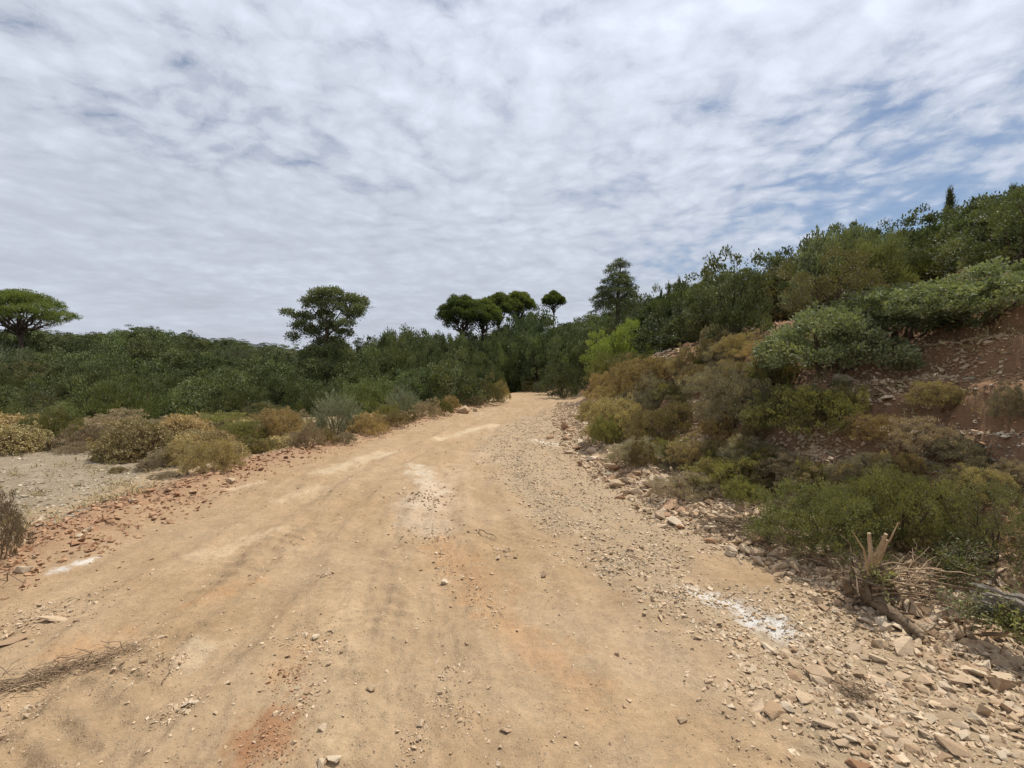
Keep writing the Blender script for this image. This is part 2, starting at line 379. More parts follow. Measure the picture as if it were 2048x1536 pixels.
WHT, PAL, ORG, RED = (.55, .525, .48), (.51, .39, .255), (.375, .215, .105), (.27, .13, .062)
GPATCH = [
    (PP((1395, 1188), (1470, 1215), (1530, 1250), (1560, 1275)), .10, WHT, .95),
    (PP((1080, 882), (1105, 888)), .30, (.55, .48, .38), .7),
    (PP((1130, 835), (1135, 820)), .25, PAL, .7),
    (PP((650, 945), (720, 922), (790, 905)), .22, (.47, .37, .25), .6),
    (PP((835, 935), (855, 960), (870, 985), (850, 1010)), .20, (.54, .46, .35), .6),
    (PP((830, 1000), (850, 1060)), .3, (.42, .34, .25), .5),
    (PP((880, 880), (930, 862), (990, 850)), .30, PAL, .65),
    (PP((960, 905), (900, 960), (880, 1020)), .35, (.45, .33, .22), .5),
    (PP((110, 1143), (180, 1120)), .045, WHT, .75),
    (PP((455, 978), (520, 966)), .08, PAL, .6),
    (PP((560, 1000), (640, 975)), .09, PAL, .4),
    (PP((400, 1110), (560, 1055)), .12, PAL, .4),
    (PP((880, 1080), (960, 1180)), .20, ORG, .55),
    (PP((990, 1230), (1130, 1330), (1180, 1390)), .14, ORG, .5),
    (PP((380, 1210), (500, 1165)), .10, ORG, .6),
    (PP((130, 1300), (250, 1275)), .10, ORG, .5),
    (PP((560, 1350), (600, 1300)), .09, ORG, .35),
    (PP((540, 1440), (500, 1500), (480, 1560)), .10, RED, .85),
    (PP((570, 1450), (560, 1500)), .07, RED, .6),
    (PP((700, 1210), (660, 1500)), .14, (.43, .31, .185), .5),
    (PP((380, 1330), (395, 1290)), .09, (.44, .34, .225), .6),
    (PP((1230, 1420), (1500, 1520)), .2, (.37, .25, .14), .5),
]
def make_ground():
    ys = [-14, -8, -4, -2, -1, -.3, .3, .8, 1.1]
    y = 1.3
    while y < 70: ys.append(y); y += max(.014, .0072 * y)
    while y < 1500: ys.append(y); y *= 1.06
    ys = np.array(ys)
    s = np.concatenate([-1 - np.geomspace(.02, 25, 22)[::-1], np.linspace(-1, 1, 580), 1 + np.geomspace(.02, 25, 22)])
    w = 1.4 + 1.16 * np.clip(ys, .3, 200)
    X = (s[None, :] * w[:, None]); Y = np.repeat(ys[:, None], len(s), 1)
    x = X.ravel(); yv = Y.ravel(); z = height(x, yv)
    n, m = X.shape
    i = np.arange(n - 1)[:, None] * m; j = np.arange(m - 1)[None]
    f = np.stack([i + j, i + j + 1, i + m + j + 1, i + m + j], -1).reshape(-1, 4)
    g = Geo(); g.add(np.stack([x, yv, z], 1), f)
    mt = bpy.data.materials.new('soil'); mt.use_nodes = True; N = NT(mt.node_tree)
    at_ = N.n('ShaderNodeAttribute', attribute_name='soil').outputs['Color']
    o = N.n('ShaderNodeTexCoord').outputs['Object']
    a = N.noise(o, 22, 7, .65); b = N.noise(o, 110, 5, .65); c = N.noise(o, 4.5, 5, .6)
    vo = N.n('ShaderNodeTexVoronoi', {'Vector': o, 'Scale': 55.0}).outputs
    speck = N.ramp(vo[0], [(.0, 1), (.16, .9), (.30, 0)])
    pick = N.n('ShaderNodeSeparateXYZ', {0: vo[1]}).outputs[0]
    light = N.m('MULTIPLY', speck, N.ramp(pick, [(.80, 0), (.84, 1)])); dark = N.m('MULTIPLY', speck, N.ramp(pick, [(.10, 1), (.14, 0)]))
    k = N.ramp(N.m('ADD', N.m('MULTIPLY', a, .5), N.m('MULTIPLY', b, .5)), [(.33, .74), (.67, 1.22)])
    k2 = N.ramp(c, [(.3, .93), (.7, 1.07)])
    col = N.mix(1.0, N.mix(1.0, at_, k, 'MULTIPLY'), k2, 'MULTIPLY')
    col = N.mix(N.m('MULTIPLY', light, .35), col, (.55, .46, .34)); col = N.mix(N.m('MULTIPLY', dark, .45), col, (.17, .11, .07))
    hgt = N.m('ADD', N.m('ADD', N.m('MULTIPLY', a, .8), N.m('MULTIPLY', b, .35)), N.m('MULTIPLY', N.m('ADD', light, dark), .25))
    bp = N.n('ShaderNodeBump', {'Height': hgt, 'Strength': .9, 'Distance': .022})
    p = N.n('ShaderNodeBsdfPrincipled', {'Base Color': col, 'Roughness': .95, 'Specular IOR Level': .12, 'Normal': bp.outputs[0]})
    N.n('ShaderNodeOutputMaterial', {0: p.outputs[0]})
    me = g.mesh('ground', [mt], True)
    ca = me.attributes.new('soil', 'FLOAT_COLOR', 'POINT'); cc = np.ones((len(x), 4)); cc[:, :3] = ground_cols(x, yv)
    ca.data.foreach_set('color', cc.astype(np.float32).ravel())
    tag(link('ground', me), 'tan dirt road between a soil verge and a red cut bank', kind='structure')
make_ground()
# ------------------------------------------------------------------ plant shapes (unit size: radius about 1)
def lumpy_dirs(n, rng, up=-.15):
    d = norm(rng.normal(size=(n * 3, 3))); d = d[d[:, 2] > up][:n]; return d
def bush_geo(seed, h=1.3, clumps=150, per=60, size=.06, width=.5, cr=.17, lump=.22, wild=.5, inner=.12, up=.25, stems=7):
    """rounded shrub: clumps of leaves over an uneven dome, each clump a small tuft; stems inside"""
    rng = np.random.default_rng(seed); g = Geo(); st = Geo()
    d = lumpy_dirs(clumps, rng); n = len(d)
    ph = rng.uniform(0, 6.28, 6)
    rad = 1 + lump * (np.sin(d[:, 0] * 3.1 + ph[0]) * np.cos(d[:, 1] * 3.7 + ph[1]) + .7 * np.sin(d[:, 2] * 6 + d[:, 0] * 5 + ph[2])) + rng.normal(0, .07, n)
    shell = np.where(rng.random(n) < .72, rng.uniform(.84, 1.02, n), rng.uniform(.35, .85, n)) * rad
    c = d * shell[:, None]; c[:, 2] = np.clip(c[:, 2], -.1, 2) * h * .78 + .22 * h
    cs = cr * rng.uniform(.6, 1.4, n)
    k = per; cc = np.repeat(c, k, 0); dd = np.repeat(norm(d + [0, 0, .35]), k, 0); ss = np.repeat(cs, k)[:, None]
    o = norm(rng.normal(size=(n * k, 3))); o = o * (rng.random((n * k, 1)) ** .45)
    o = o + dd * .35
    P = cc + o * ss * np.array([1, 1, .75]); P[:, 2] = np.maximum(P[:, 2], .01)
    D = norm(o) * .8 + dd * .6 + np.array([0, 0, up]) + rng.normal(size=P.shape) * wild
    ct = np.repeat(rng.uniform(0, 1, n), k); t = np.clip(.55 * ct + .45 * rng.random(n * k), 0, 1)
    leaves(g, P, D, size, width, 0, t, rng)
    for i in range(stems):
        a = rng.uniform(0, 6.28); b = rng.uniform(.3, .8)
        tube(st, bend((.08 * math.cos(a), .08 * math.sin(a), -.15), (b * math.cos(a), b * math.sin(a), h * rng.uniform(.5, .85)), 5, .05, rng), [.035, .012], 4)
    return g, st
def sprig_geo(seed, h=1.1, n=500, per=12, size=.05, width=.22, ln=.3, up=1.0, spread=1.0, twig=.004, cone=0, fill=.55):
    """shrub of many leafy shoots pointing up and out (juniper, heath, broom)"""
    rng = np.random.default_rng(seed); g = Geo(); st = Geo()
    d = lumpy_dirs(n, rng, .0); n = len(d)
    ph = rng.uniform(0, 6.28, 4)
    rad = 1 + .2 * np.sin(d[:, 0] * 4 + ph[0]) * np.cos(d[:, 1] * 4 + ph[1]) + rng.normal(0, .08, n)
    base = d * (rng.uniform(fill, 1.0, n) * rad)[:, None]
    r = np.hypot(base[:, 0], base[:, 1])
    base[:, 2] = base[:, 2] * h * .85
    if cone:
        q = rng.random(n) ** 1.4; a = rng.uniform(0, 6.28, n); rr = (1 - q) ** .8 * np.sqrt(rng.uniform(.25, 1, n)) * (1 + .25 * np.sin(3 * a + ph[0] + q * 9))
        base = np.stack([rr * np.cos(a), rr * np.sin(a), q * h], 1)
    ax = norm(np.stack([base[:, 0] * spread, base[:, 1] * spread, np.full(n, up)], 1) + rng.normal(0, .22, (n, 3)))
    L = ln * rng.uniform(.5, 1.35, n)
    t = np.tile(np.linspace(.05, 1, per), n); R = np.repeat
    P = R(base, per, 0) + R(ax, per, 0) * (t * R(L, per))[:, None]
    rnd = norm(rng.normal(size=(n * per, 3)))
    P = P + rnd * .012
    D = R(ax, per, 0) * .9 + rnd * .75
    tint = np.clip(.45 * R(rng.random(n), per) + .35 * t + .3 * rng.random(n * per) - .05, 0, 1)
    leaves(g, P, D, size * (1.2 - .5 * t) * rng.uniform(.7, 1.3, n * per), width, 0, tint, rng)
    # bare shoot axes as thin slips
    leaves(g, base - ax * .12, ax, L + .12, .035, 1, None, rng)
    for i in range(8):
        a = rng.uniform(0, 6.28); b = rng.uniform(.3, .75)
        tube(st, bend((.05 * math.cos(a), .05 * math.sin(a), -.12), (b * math.cos(a), b * math.sin(a), h * rng.uniform(.35, .7)), 5, .05, rng), [.028, .008], 4)
    return g, st
def dome_geo(seed, h=.75, n=900, size=.085):
    """cushion of everlasting: dry stalks with a flat flower head on each"""
    rng = np.random.default_rng(seed); g = Geo(); st = Geo()
    d = lumpy_dirs(n, rng, .02); n = len(d); rad = 1 + rng.normal(0, .09, n) + .12 * np.sin(d[:, 0] * 5 + seed)
    tip = d * rad[:, None] * [1, 1, h]
    k = 7; o = rng.normal(size=(n * k, 3)) * [.032, .032, .012]
    P = np.repeat(tip, k, 0) + o; D = rng.normal(size=P.shape) * .8 + np.repeat(d, k, 0) * .4 + [0, 0, .2]
    leaves(g, P, D, size * .62, .8, 0, np.clip(np.repeat(rng.random(n), k) * .6 + rng.random(n * k) * .4, 0, 1), rng)
    leaves(g, tip * rng.uniform(.3, .6, (n, 1)), tip + rng.normal(0, .05, (n, 3)), np.linalg.norm(tip, axis=1) * .55, .03, 1, None, rng)
    m = 2600; q = lumpy_dirs(m, rng, 0); q = q * rng.uniform(.35, .92, (len(q), 1)) * [1, 1, h]
    leaves(g, q, q + rng.normal(0, .5, q.shape) + [0, 0, .4], .08, .2, 2, None, rng)
    for i in range(6):
        a = rng.uniform(0, 6.28); tube(st, bend((0, 0, -.1), (.6 * math.cos(a), .6 * math.sin(a), h * .6), 5, .05, rng), [.03, .008], 4)
    return g, st
def canopy_leaves(g, rng, blobs, per_m3=None, size=.09, width=.3, cl=.28, dens=1.0, flat=.55, tintup=.35):
    """leaf tufts through given blobs (x,y,z,rx,ry,rz); tufts sit mostly near the blob surface, denser above"""
    for (x, y, z, rx, ry, rz) in blobs:
        nt = int(dens * 34 * (rx * ry + ry * rz + rx * rz) / (cl * 3))
        d = norm(rng.normal(size=(nt, 3))); d[:, 2] = np.where((d[:, 2] < -.2) & (rng.random(nt) < .6), -d[:, 2], d[:, 2])
        r = rng.uniform(.5, 1.05, nt) ** .7
        c = np.array([x, y, z]) + d * r[:, None] * [rx, ry, rz]
        k = 20; o = norm(rng.normal(size=(nt * k, 3))) * (rng.random((nt * k, 1)) ** .5)
        P = np.repeat(c, k, 0) + o * cl * np.array([1, 1, flat]) * np.repeat(rng.uniform(.6, 1.3, nt), k)[:, None]
        D = o + [0, 0, .5] + rng.normal(size=P.shape) * .3
        t = np.clip(np.repeat(rng.random(nt), k) * .5 + .3 * rng.random(nt * k) + .2 * (d[:, 2].repeat(k)), 0, 1)  # upper tufts tinted lighter: sunlit crown tops put into the leaf colour
        leaves(g, P, D, size, width, 0, t, rng)

PROTO = {}
def proto(kind):
    if kind in PROTO: return PROTO[kind]
    L = []
    if kind == 'maquis': ms = [M['maquis'], M['bark']]; L = [bush_geo(100 + i, 1.35 + .15 * i, 105, 92, .074, .5, .19, .34) for i in range(4)]
    if kind == 'oakshrub': ms = [M['oak'], M['bark']]; L = [bush_geo(120 + i, 1.6, 85, 100, .085, .55, .23, .38, .6) for i in range(3)]
    if kind == 'dull': ms = [M['dull'], M['bark']]; L = [bush_geo(130 + i, 1.3, 150, 60, .055, .45, .16, .28, .7) for i in range(2)]
    if kind == 'juniper': ms = [M['juniper'], M['bark']]; L = [bush_geo(140 + i, 1.5, 150, 70, .085, .22, .16, .3, .4, up=.9) for i in range(3)]
    if kind == 'spire': ms = [M['maquis'], M['bark']]; L = [sprig_geo(150 + i, 5.0, 520, 20, .16, .3, .7, 1.6, .5, cone=1) for i in range(2)]
    if kind == 'cone': ms = [M['juniper'], M['bark']]; L = [sprig_geo(155 + i, 2.4, 620, 20, .09, .3, .4, 1.2, .8, cone=1) for i in range(2)]
    if kind == 'broad': ms = [M['broad'], M['bark']]; L = [bush_geo(160 + i, 1.05, 330, 52, .062, .52, .13, .2, .7, up=.5) for i in range(3)]
    if kind == 'sage': ms = [M['sage'], M['twig']]; L = [sprig_geo(170 + i, 1.2, 1100, 13, .048, .34, .18, .9, 1.0) for i in range(2)]
    if kind == 'heath': ms = [M['heath'], M['twig']]; L = [bush_geo(180 + i, .95, 300, 56, .050, .42, .105, .22, .6, up=.55) for i in range(3)]
    if kind == 'greyheath': ms = [M['greyheath'], M['twig']]; L = [bush_geo(190 + i, .95, 300, 54, .047, .42, .105, .24, .7, up=.45) for i in range(3)]
    if kind == 'rust': ms = [M['rust'], M['twig']]; L = [sprig_geo(195, .9, 700, 14, .05, .25, .3, 1.2, .8)]
    if kind == 'everl': ms = [M['everl'], M['twig'], M['heath']]; L = [dome_geo(200 + i) for i in range(3)]
    if kind == 'spurge': ms = [M['spurge'], M['twig']]; L = [bush_geo(210 + i, .9, 300, 56, .052, .42, .11, .24, .6, up=.6) for i in range(2)]
    if kind == 'lentisk': ms = [M['lentisk'], M['bark']]; L = [bush_geo(220 + i, 1.0, 420, 66, .040, .42, .13, .24, .8, up=.6) for i in range(2)]
    if kind == 'lime': ms = [M['lime'], M['bark']]; L = [bush_geo(230, 1.15, 200, 80, .062, .3, .14, .22, .5, up=.3)]
    out = []
    for i, (g, st) in enumerate(L):
        out.append((g, st, kind, g, ms))
    PROTO[kind] = out; return out
WHOLE = {}; DIM = {}; PART = {}
def part_mesh(pr, v, kind):
    if (kind, v) not in PART: PART[(kind, v)] = (pr[v][0].mesh(kind + '_foliage', pr[v][4]), pr[v][1].mesh(kind + '_stems', [pr[v][4][1]], True))
    return PART[(kind, v)]
NAMES = dict(maquis='maquis_shrub', oakshrub='oak_shrub', dull='olive_shrub', juniper='juniper_shrub', spire='cypress', cone='juniper_tree', broad='broadleaf_shrub', sage='sage_shrub',
             heath='heath_shrub', greyheath='grey_heath_shrub', rust='rust_shrub', everl='everlasting_shrub', spurge='spurge_shrub', lentisk='lentisk_shrub', lime='pine_sapling')
CNT = {}
def plant(kind, x, y, r, hr=1.0, label=None, group=None, parts=False, cat='shrub', rz=None, var=None, tilt=True, z=None, squash=1.0):
    pr = proto(kind); i = CNT.get(kind, 0); CNT[kind] = i + 1
    v = (i if var is None else var) % len(pr)
    if (kind, v) not in DIM:
        V = np.concatenate(pr[v][3].v); DIM[(kind, v)] = (np.percentile(V[:, 2], 98.5), np.percentile(np.hypot(V[:, 0], V[:, 1]), 96))
    hz, rr = DIM[(kind, v)]; r0 = r; r = r0 * 1.04 / rr; hr = hr * r0 * UNITH[kind] / (hz * r)
    rz = RNG.uniform(0, 6.28) if rz is None else rz
    z = H(x, y) - .04 * r if z is None else z
    sc = (r, r * squash, r * hr)
    if parts:
        e = empty(NAMES[kind], (x, y, z), rz, sc); fm, sm_ = part_mesh(pr, v, kind); link('foliage', fm, e); link('stems', sm_, e); o = e
    else:
        if kind in ('maquis', 'oakshrub', 'juniper', 'spire', 'cone', 'lime'):      # seen from afar only: stems joined in
            if (kind, v) not in WHOLE:
                if (kind, v) in PART: WHOLE[(kind, v)] = PART[(kind, v)][0]
                else:
                    st = pr[v][1]; pr[v][0].add(np.concatenate(st.v), np.concatenate([q for q in st.f if q.shape[1] == 4]), 1, .5); WHOLE[(kind, v)] = pr[v][0].mesh(kind + '_whole', pr[v][4])
        else: WHOLE[(kind, v)] = part_mesh(pr, v, kind)[0]
        o = link(NAMES[kind], WHOLE[(kind, v)]); o.location = (x, y, z); o.rotation_euler = (0, 0, rz); o.scale = sc
    return tag(o, label, cat, group)
UNITH = dict(maquis=1.5, oakshrub=1.65, dull=1.35, juniper=1.7, spire=5.5, cone=2.7, broad=1.1, sage=1.35, heath=1.15, greyheath=1.15, rust=1.1, everl=.78, spurge=1.1, lentisk=1.05, lime=1.6)
def pp(kind, u, v, wpx, hpx, label, cat='shrub', group=None, Y=None, **k):
    """plant whose foot is seen at pixel (u, v), wpx wide and hpx tall"""
    p = hit(u, v) if Y is None else at(u, Y); r = wpx / 2 / F * p[1] / 1.08; h = hpx / F * p[1]
    return plant(kind, p[0], p[1], r, h / (r * UNITH[kind]), label, group, p[1] < 14, cat, **k)
# ------------------------------------------------------------------ plants with a place of their own
ORD = []
# left verge
pp('spurge', 95, 878, 110, 55, 'olive green rounded shrub behind the grey gravel pad, second from the frame edge')
pp('everl', 20, 905, 130, 55, 'straw yellow cushion shrub at the gravel pad, cut by the left frame edge')
pp('everl', 20, 868, 150, 40, 'pale yellow flat cushion shrub behind the other straw one at the left frame edge')
pp('everl', 275, 915, 150, 75, 'largest straw yellow cushion shrub with dense round flower heads')
pp('greyheath', 175, 895, 110, 45, 'grey brown dry shrub between gravel pad and the big yellow cushion')
pp('greyheath', 235, 858, 120, 40, 'pale brown brushy shrub with dead white twigs behind the big yellow cushion')
pp('everl', 365, 880, 110, 50, 'dull yellow dome shrub right behind the big yellow cushion')
pp('heath', 370, 930, 90, 50, 'low brown scrub squeezed in front of the dull yellow dome')
pp('heath', 425, 942, 130, 65, 'brown flat shrub with bare roots over the red soil bank')
pp('rust', 445, 893, 75, 30, 'rust orange dead shrub above the flat brown one')
pp('spurge', 485, 885, 110, 45, 'green and yellow leafy shrub beside the rust orange dead one')
pp('spurge', 430, 855, 150, 30, 'low yellow green strip shrub in front of the dark juniper slope')
pp('heath', 560, 880, 90, 62, 'ochre brown upright shrub left of the tall grey green one')
pp('greyheath', 615, 893, 80, 45, 'dark grey brown dry shrub at the foot of the grey green one')
pp('sage', 675, 868, 115, 78, 'tall grey green shrub where the verge narrows beside the road')
pp('heath', 735, 868, 90, 42, 'grey brown low shrub right of the tall grey green one')
pp('dull', 530, 842, 110, 38, 'grey olive low shrub under the tall spreading lone tree')
pp('sage', 805, 825, 85, 50, 'mid sized blue green shrub behind the yellow one by the road')
pp('spurge', 775, 835, 55, 28, 'small bright yellow green shrub right of the narrowing verge')
pp('heath', 790, 850, 70, 28, 'low brown shrub below the small yellow green one')
pp('greyheath', 855, 835, 60, 36, 'dark brown twiggy shrub left of the pale boulder at the roadside')
pp('spurge', 883, 828, 50, 28, 'olive yellow small shrub next to the pale roadside boulder')
pp('heath', 900, 818, 46, 26, 'straw brown shrub behind the pale roadside boulder')
pp('greyheath', 948, 812, 46, 20, 'small brown shrub right of the pale roadside boulder')
pp('maquis', 900, 812, 150, 105, 'large dark shrub mass bulging towards the road at its left', Y=22)
pp('maquis', 968, 800, 90, 95, 'dark green shrub at the left of the road bend', Y=25)
pp('dull', 985, 803, 60, 62, 'paler olive shrub with feathery shoots at the left road bend', Y=23.5)
pp('heath', 1000, 796, 40, 40, 'brown dry shrub closest to the left side of the road bend', Y=26)
pp('maquis', 830, 800, 130, 80, 'dark shrub behind the blue green one left of the road', Y=22)
pp('oakshrub', 740, 800, 130, 120, 'dark leafy oak shrub right below the spreading lone tree', Y=24)
pp('greyheath', -10, 1120, 120, 130, 'dead grey brown shrub at the left frame edge over the red soil')
for (u, v, w, h) in ((330, 955, 60, 12), (235, 945, 40, 12), (150, 905, 70, 20), (300, 940, 60, 22), (520, 905, 50, 26), (650, 885, 45, 28), (690, 885, 50, 20), (705, 860, 60, 30), (760, 857, 40, 20), (820, 843, 40, 20), (455, 915, 60, 30), (600, 862, 60, 40), (330, 868, 80, 35), (90, 900, 60, 22), (500, 862, 80, 34), (220, 880, 60, 30)):
    o = pp('heath' if (u // 10) % 3 else 'greyheath', u, v, w, h, 'x', group='small brown tufts on the left verge'); ORD.append((o, 'small brown tuft', 'on the left verge', 'by the yellow cushions' if u < 420 else 'by the road', u))
# more low scrub filling the verge
rv = np.random.default_rng(17)
for i in range(64):
    u = rv.uniform(-10, 640); top = np.interp(u, [0, 300, 640], [850, 846, 845]); bot = np.interp(u, [0, 200, 300, 420, 520, 640], [895, 905, 935, 925, 905, 880]); v = rv.uniform(top, bot)
    k = ['everl', 'heath', 'greyheath', 'spurge', 'greyheath', 'heath'][i % 6]; w = rv.uniform(60, 110) * (.55 + .45 * (v - 840) / 70)
    o = pp(k, u, v, w, w * rv.uniform(.30, .42), 'x', group='low scrub on the left verge')
    ORD.append((o, {'everl': 'small straw yellow cushion', 'heath': 'small brown shrub', 'greyheath': 'small grey dry shrub', 'spurge': 'small yellow green shrub'}[k], 'at the back' if v < 866 else 'in the middle' if v < 888 else 'at the front', 'of the left verge', u))
# the road end
pp('dull', 1055, 782, 30, 24, 'small grey brown shrub at the far end of the road, on its left', Y=41)
pp('sage', 1078, 785, 32, 22, 'small grey green shrub in the middle of the far road end', Y=41)
pp('maquis', 1125, 800, 90, 70, 'low dark shrub casting shade on the far road end', Y=31)
pp('maquis', 1140, 790, 110, 130, 'tall dark shrub right of the far road end', Y=37)
pp('oakshrub', 1090, 780, 130, 130, 'dark leafy shrub straight behind the end of the road', Y=46)
pp('maquis', 1020, 780, 110, 110, 'dark shrub closing the view left of the road end', Y=46)
# right bank
pp('lime', 1242, 764, 150, 104, 'bright lime green young pine standing in front of dark shrubs', 'young pine', Y=24)
pp('maquis', 1460, 690, 190, 175, 'big olive green juniper on top of the rocky gully', 'juniper')
pp('cone', 1412, 640, 90, 130, 'yellowish pointed juniper top rising behind the big olive one', 'juniper', Y=17)
pp('broad', 1655, 745, 290, 125, 'large grey green broadleaf shrub hanging over the grey boulder')
pp('broad', 1800, 672, 280, 100, 'broadleaf shrub with pale leaf tips above the red earth scar')
pp('broad', 1965, 640, 320, 105, 'broadleaf shrub on the bank top cut by the right frame edge')
pp('greyheath', 1990, 580, 222, 46, 'purple grey dry shrub above the broadleaf one at the right frame edge')
pp('heath', 1480, 718, 136, 51, 'pinkish brown dry shrub under the big olive juniper')
pp('heath', 1555, 645, 111, 56, 'dark brown shrub between big juniper and grey green broadleaf shrub')
pp('dull', 1660, 625, 190, 120, 'brownish olive shrub behind the large grey green broadleaf shrub')
pp('heath', 1330, 690, 136, 56, 'reddish brown shrub between lime pine and big juniper')
pp('spurge', 1412, 745, 74, 31, 'small golden yellow shrub beside the rocky gully')
pp('spurge', 1610, 862, 217, 97, 'wide yellow green shrub below the grey boulder')
pp('spurge', 1690, 830, 86, 56, 'pale yellow shrub at the right end of the wide yellow green one')
pp('greyheath', 1475, 850, 173, 111, 'dark grey brown shrub left of the wide yellow green one')
pp('greyheath', 1420, 790, 111, 56, 'grey twiggy shrub right of the rocky gully top')
pp('heath', 1300, 790, 185, 74, 'brown heath shrub at the gully left side, middle height')
pp('heath', 1215, 800, 99, 65, 'golden brown heath shrub lowest in the row beneath the lime pine')
pp('heath', 1265, 770, 86, 46, 'golden brown heath shrub directly under the lime pine')
pp('heath', 1235, 880, 161, 83, 'dark brown heath shrub just right of the upright brown stone')
pp('heath', 1330, 880, 148, 74, 'brown heath shrub at the foot of the rocky gully, left side')
pp('greyheath', 1270, 925, 136, 51, 'grey brown shrub above the long rock slab')
pp('spurge', 1345, 915, 93, 37, 'pale yellowish shrub above the long rock slab, on its right')
pp('heath', 1400, 935, 136, 56, 'straw brown shrub in front of the rocky gully foot')
pp('greyheath', 1500, 930, 118, 58, 'grey shrub left of the stony red hollow')
pp('spurge', 1475, 965, 198, 58, 'yellow green spreading shrub above the rubble ridge')
pp('greyheath', 1375, 990, 148, 46, 'dry brown shrub bordering the rubble ridge')
pp('greyheath', 1590, 965, 161, 61, 'dark grey brown shrub behind the fresh green one, on its left')
pp('lentisk', 1640, 1098, 250, 130, 'fresh green fine leaved shrub behind the rubble ridge, left half of the green mass')
pp('lentisk', 1800, 1090, 240, 145, 'fresh green fine leaved shrub behind the uprooted stump')
pp('heath', 1840, 1110, 161, 56, 'brown twiggy shrub right behind the uprooted stump')
pp('dull', 1985, 1120, 200, 150, 'grey olive shrub behind the weathered log at the right frame edge')
pp('dull', 1870, 1000, 120, 70, 'dark olive shrub over the green mass, under the shaded scar')
pp('greyheath', 1740, 960, 161, 56, 'grey green thin shrub above the fresh green mass')
pp('heath', 1880, 815, 142, 52, 'thin olive brown shrub standing on the red earth scar')
pp('heath', 1745, 880, 111, 51, 'golden brown tuft shrub on the red slope, below the boulders')
pp('greyheath', 1850, 905, 161, 70, 'dark grey thorny shrub in the middle of the red slope')
pp('greyheath', 2025, 840, 95, 74, 'dark brown dead shrub at the right frame edge on the scar')
pp('heath', 1960, 1000, 136, 65, 'dark brown heath shrub under the shaded ledge at right')
pp('greyheath', 1930, 920, 124, 46, 'dark withered shrub on the shaded ledge at right')
r2 = np.random.default_rng(31)
SM = []
for i in range(85):
    for _ in range(60):
        u, v = r2.uniform(1165, 2045), r2.uniform(700, 1040)
        lo = np.interp(u, [1150, 1250, 1350, 1480, 1560, 2048], [840, 925, 985, 1030, 1000, 1000]); hi = np.interp(u, [1150, 1300, 1450, 1560, 1680, 1700, 2048], [800, 715, 690, 720, 770, 800, 780])
        if hi < v < lo and not ((u > 1560 and v < 960) or (u > 1690 and v < 830) or (1800 < u and v < 960 and i % 4) or (1570 < u < 1700 and 870 < v < 950) or (1370 < u < 1425 and v > 790 and v < 930) or (1300 < u < 1370 and v < 740)): break
    k = ['heath', 'greyheath', 'heath', 'dull', 'heath', 'greyheath', 'spurge'][i % 7]
    if u > 1820: k = 'greyheath' if k == 'heath' else k
    SM.append((k, u, v, r2.uniform(50, 110), r2.uniform(32, 60)))
BANKZ = ((1290, 'below the lime pine'), (1400, 'left of the rocky gully'), (1560, 'right of the rocky gully'), (1720, 'by the stony hollow'), (1860, 'on the red scar'), (9999, 'on the shaded right part'))
for k, u, v, w, h in SM:
    zn = next(t for a, t in BANKZ if u < a); nm = {'heath': 'brown heath tuft', 'greyheath': 'grey dry tuft', 'dull': 'olive scrub tuft', 'spurge': 'yellowish scrub tuft'}[k]
    row = 'high on the bank' if v < 800 else ('halfway up the bank' if v < 900 else 'low on the bank')
    o = pp(k, u, v, w, h, 'x', group=nm.split()[0] + ' scrub tufts on the right bank')
    ORD.append((o, nm, row, zn, u))

# ------------------------------------------------------------------ thickets: shrubs on the far left hillside and on the right hill
def zone(u, y, side):
    if side == 'L':
        d = 'in the lowest row' if y < 20 else 'in the second row' if y < 24.5 else 'in the third row' if y < 30 else 'on the middle slope' if y < 37 else 'on the upper slope' if y < 48 else 'near the skyline'
        for a, b in ((20, 'at the left frame edge'), (110, 'below the flat pine'), (210, 'right of the flat pine'), (320, 'above the biggest yellow cushion'), (430, 'behind the rust shrub'), (520, 'behind the low yellow strip'), (600, 'left of the lone tree'),
                     (700, 'below the lone tree'), (790, 'right of the lone tree'), (880, 'left of the umbrella pines'), (960, 'below the largest umbrella pine'), (1040, 'below the right umbrella pines'), (5000, 'below the small single pine')):
            if u < a: return d, b
    d = 'near the skyline' if y > 26 else 'in the upper row' if y > 19 else 'in the middle row' if y > 13 else 'in the front row'
    for a, b in ((1180, 'left of the layered pine'), (1290, 'around the layered pine'), (1380, 'right of the layered pine'), (1480, 'behind the big juniper'), (1580, 'right of the big juniper'), (1700, 'above the brownish olive shrub'), (1820, 'left of the narrow cypress'), (1930, 'around the narrow cypress'), (9999, 'at the right frame edge')):
        if u < a: return d, b
DESC = dict(lentisk='fresh green shrub', maquis='dark rounded shrub', oakshrub='dark oak shrub', juniper='feathery juniper shrub', dull='dull olive shrub', cone='pointed juniper', sage='grey green shrub', broad='leafy grey shrub')
SKX = [-200, 60, 150, 200, 240, 300, 340, 380, 420, 455, 500, 540, 575, 600, 720, 745, 780, 830, 870, 900, 960, 1000, 1060, 1085, 1140, 1165, 1200, 1260, 1300, 1340, 1385, 1420, 1460, 1500, 1550, 1600, 1650, 1720, 1780, 1840, 1900, 1960, 2048, 2300]
SKV = [650, 655, 662, 665, 660, 648, 658, 663, 690, 670, 698, 680, 688, 698, 690, 670, 653, 653, 663, 670, 663, 652, 618, 628, 638, 618, 598, 588, 588, 566, 535, 520, 518, 506, 488, 448, 436, 426, 406, 386, 380, 380, 366, 330]
CAND = []
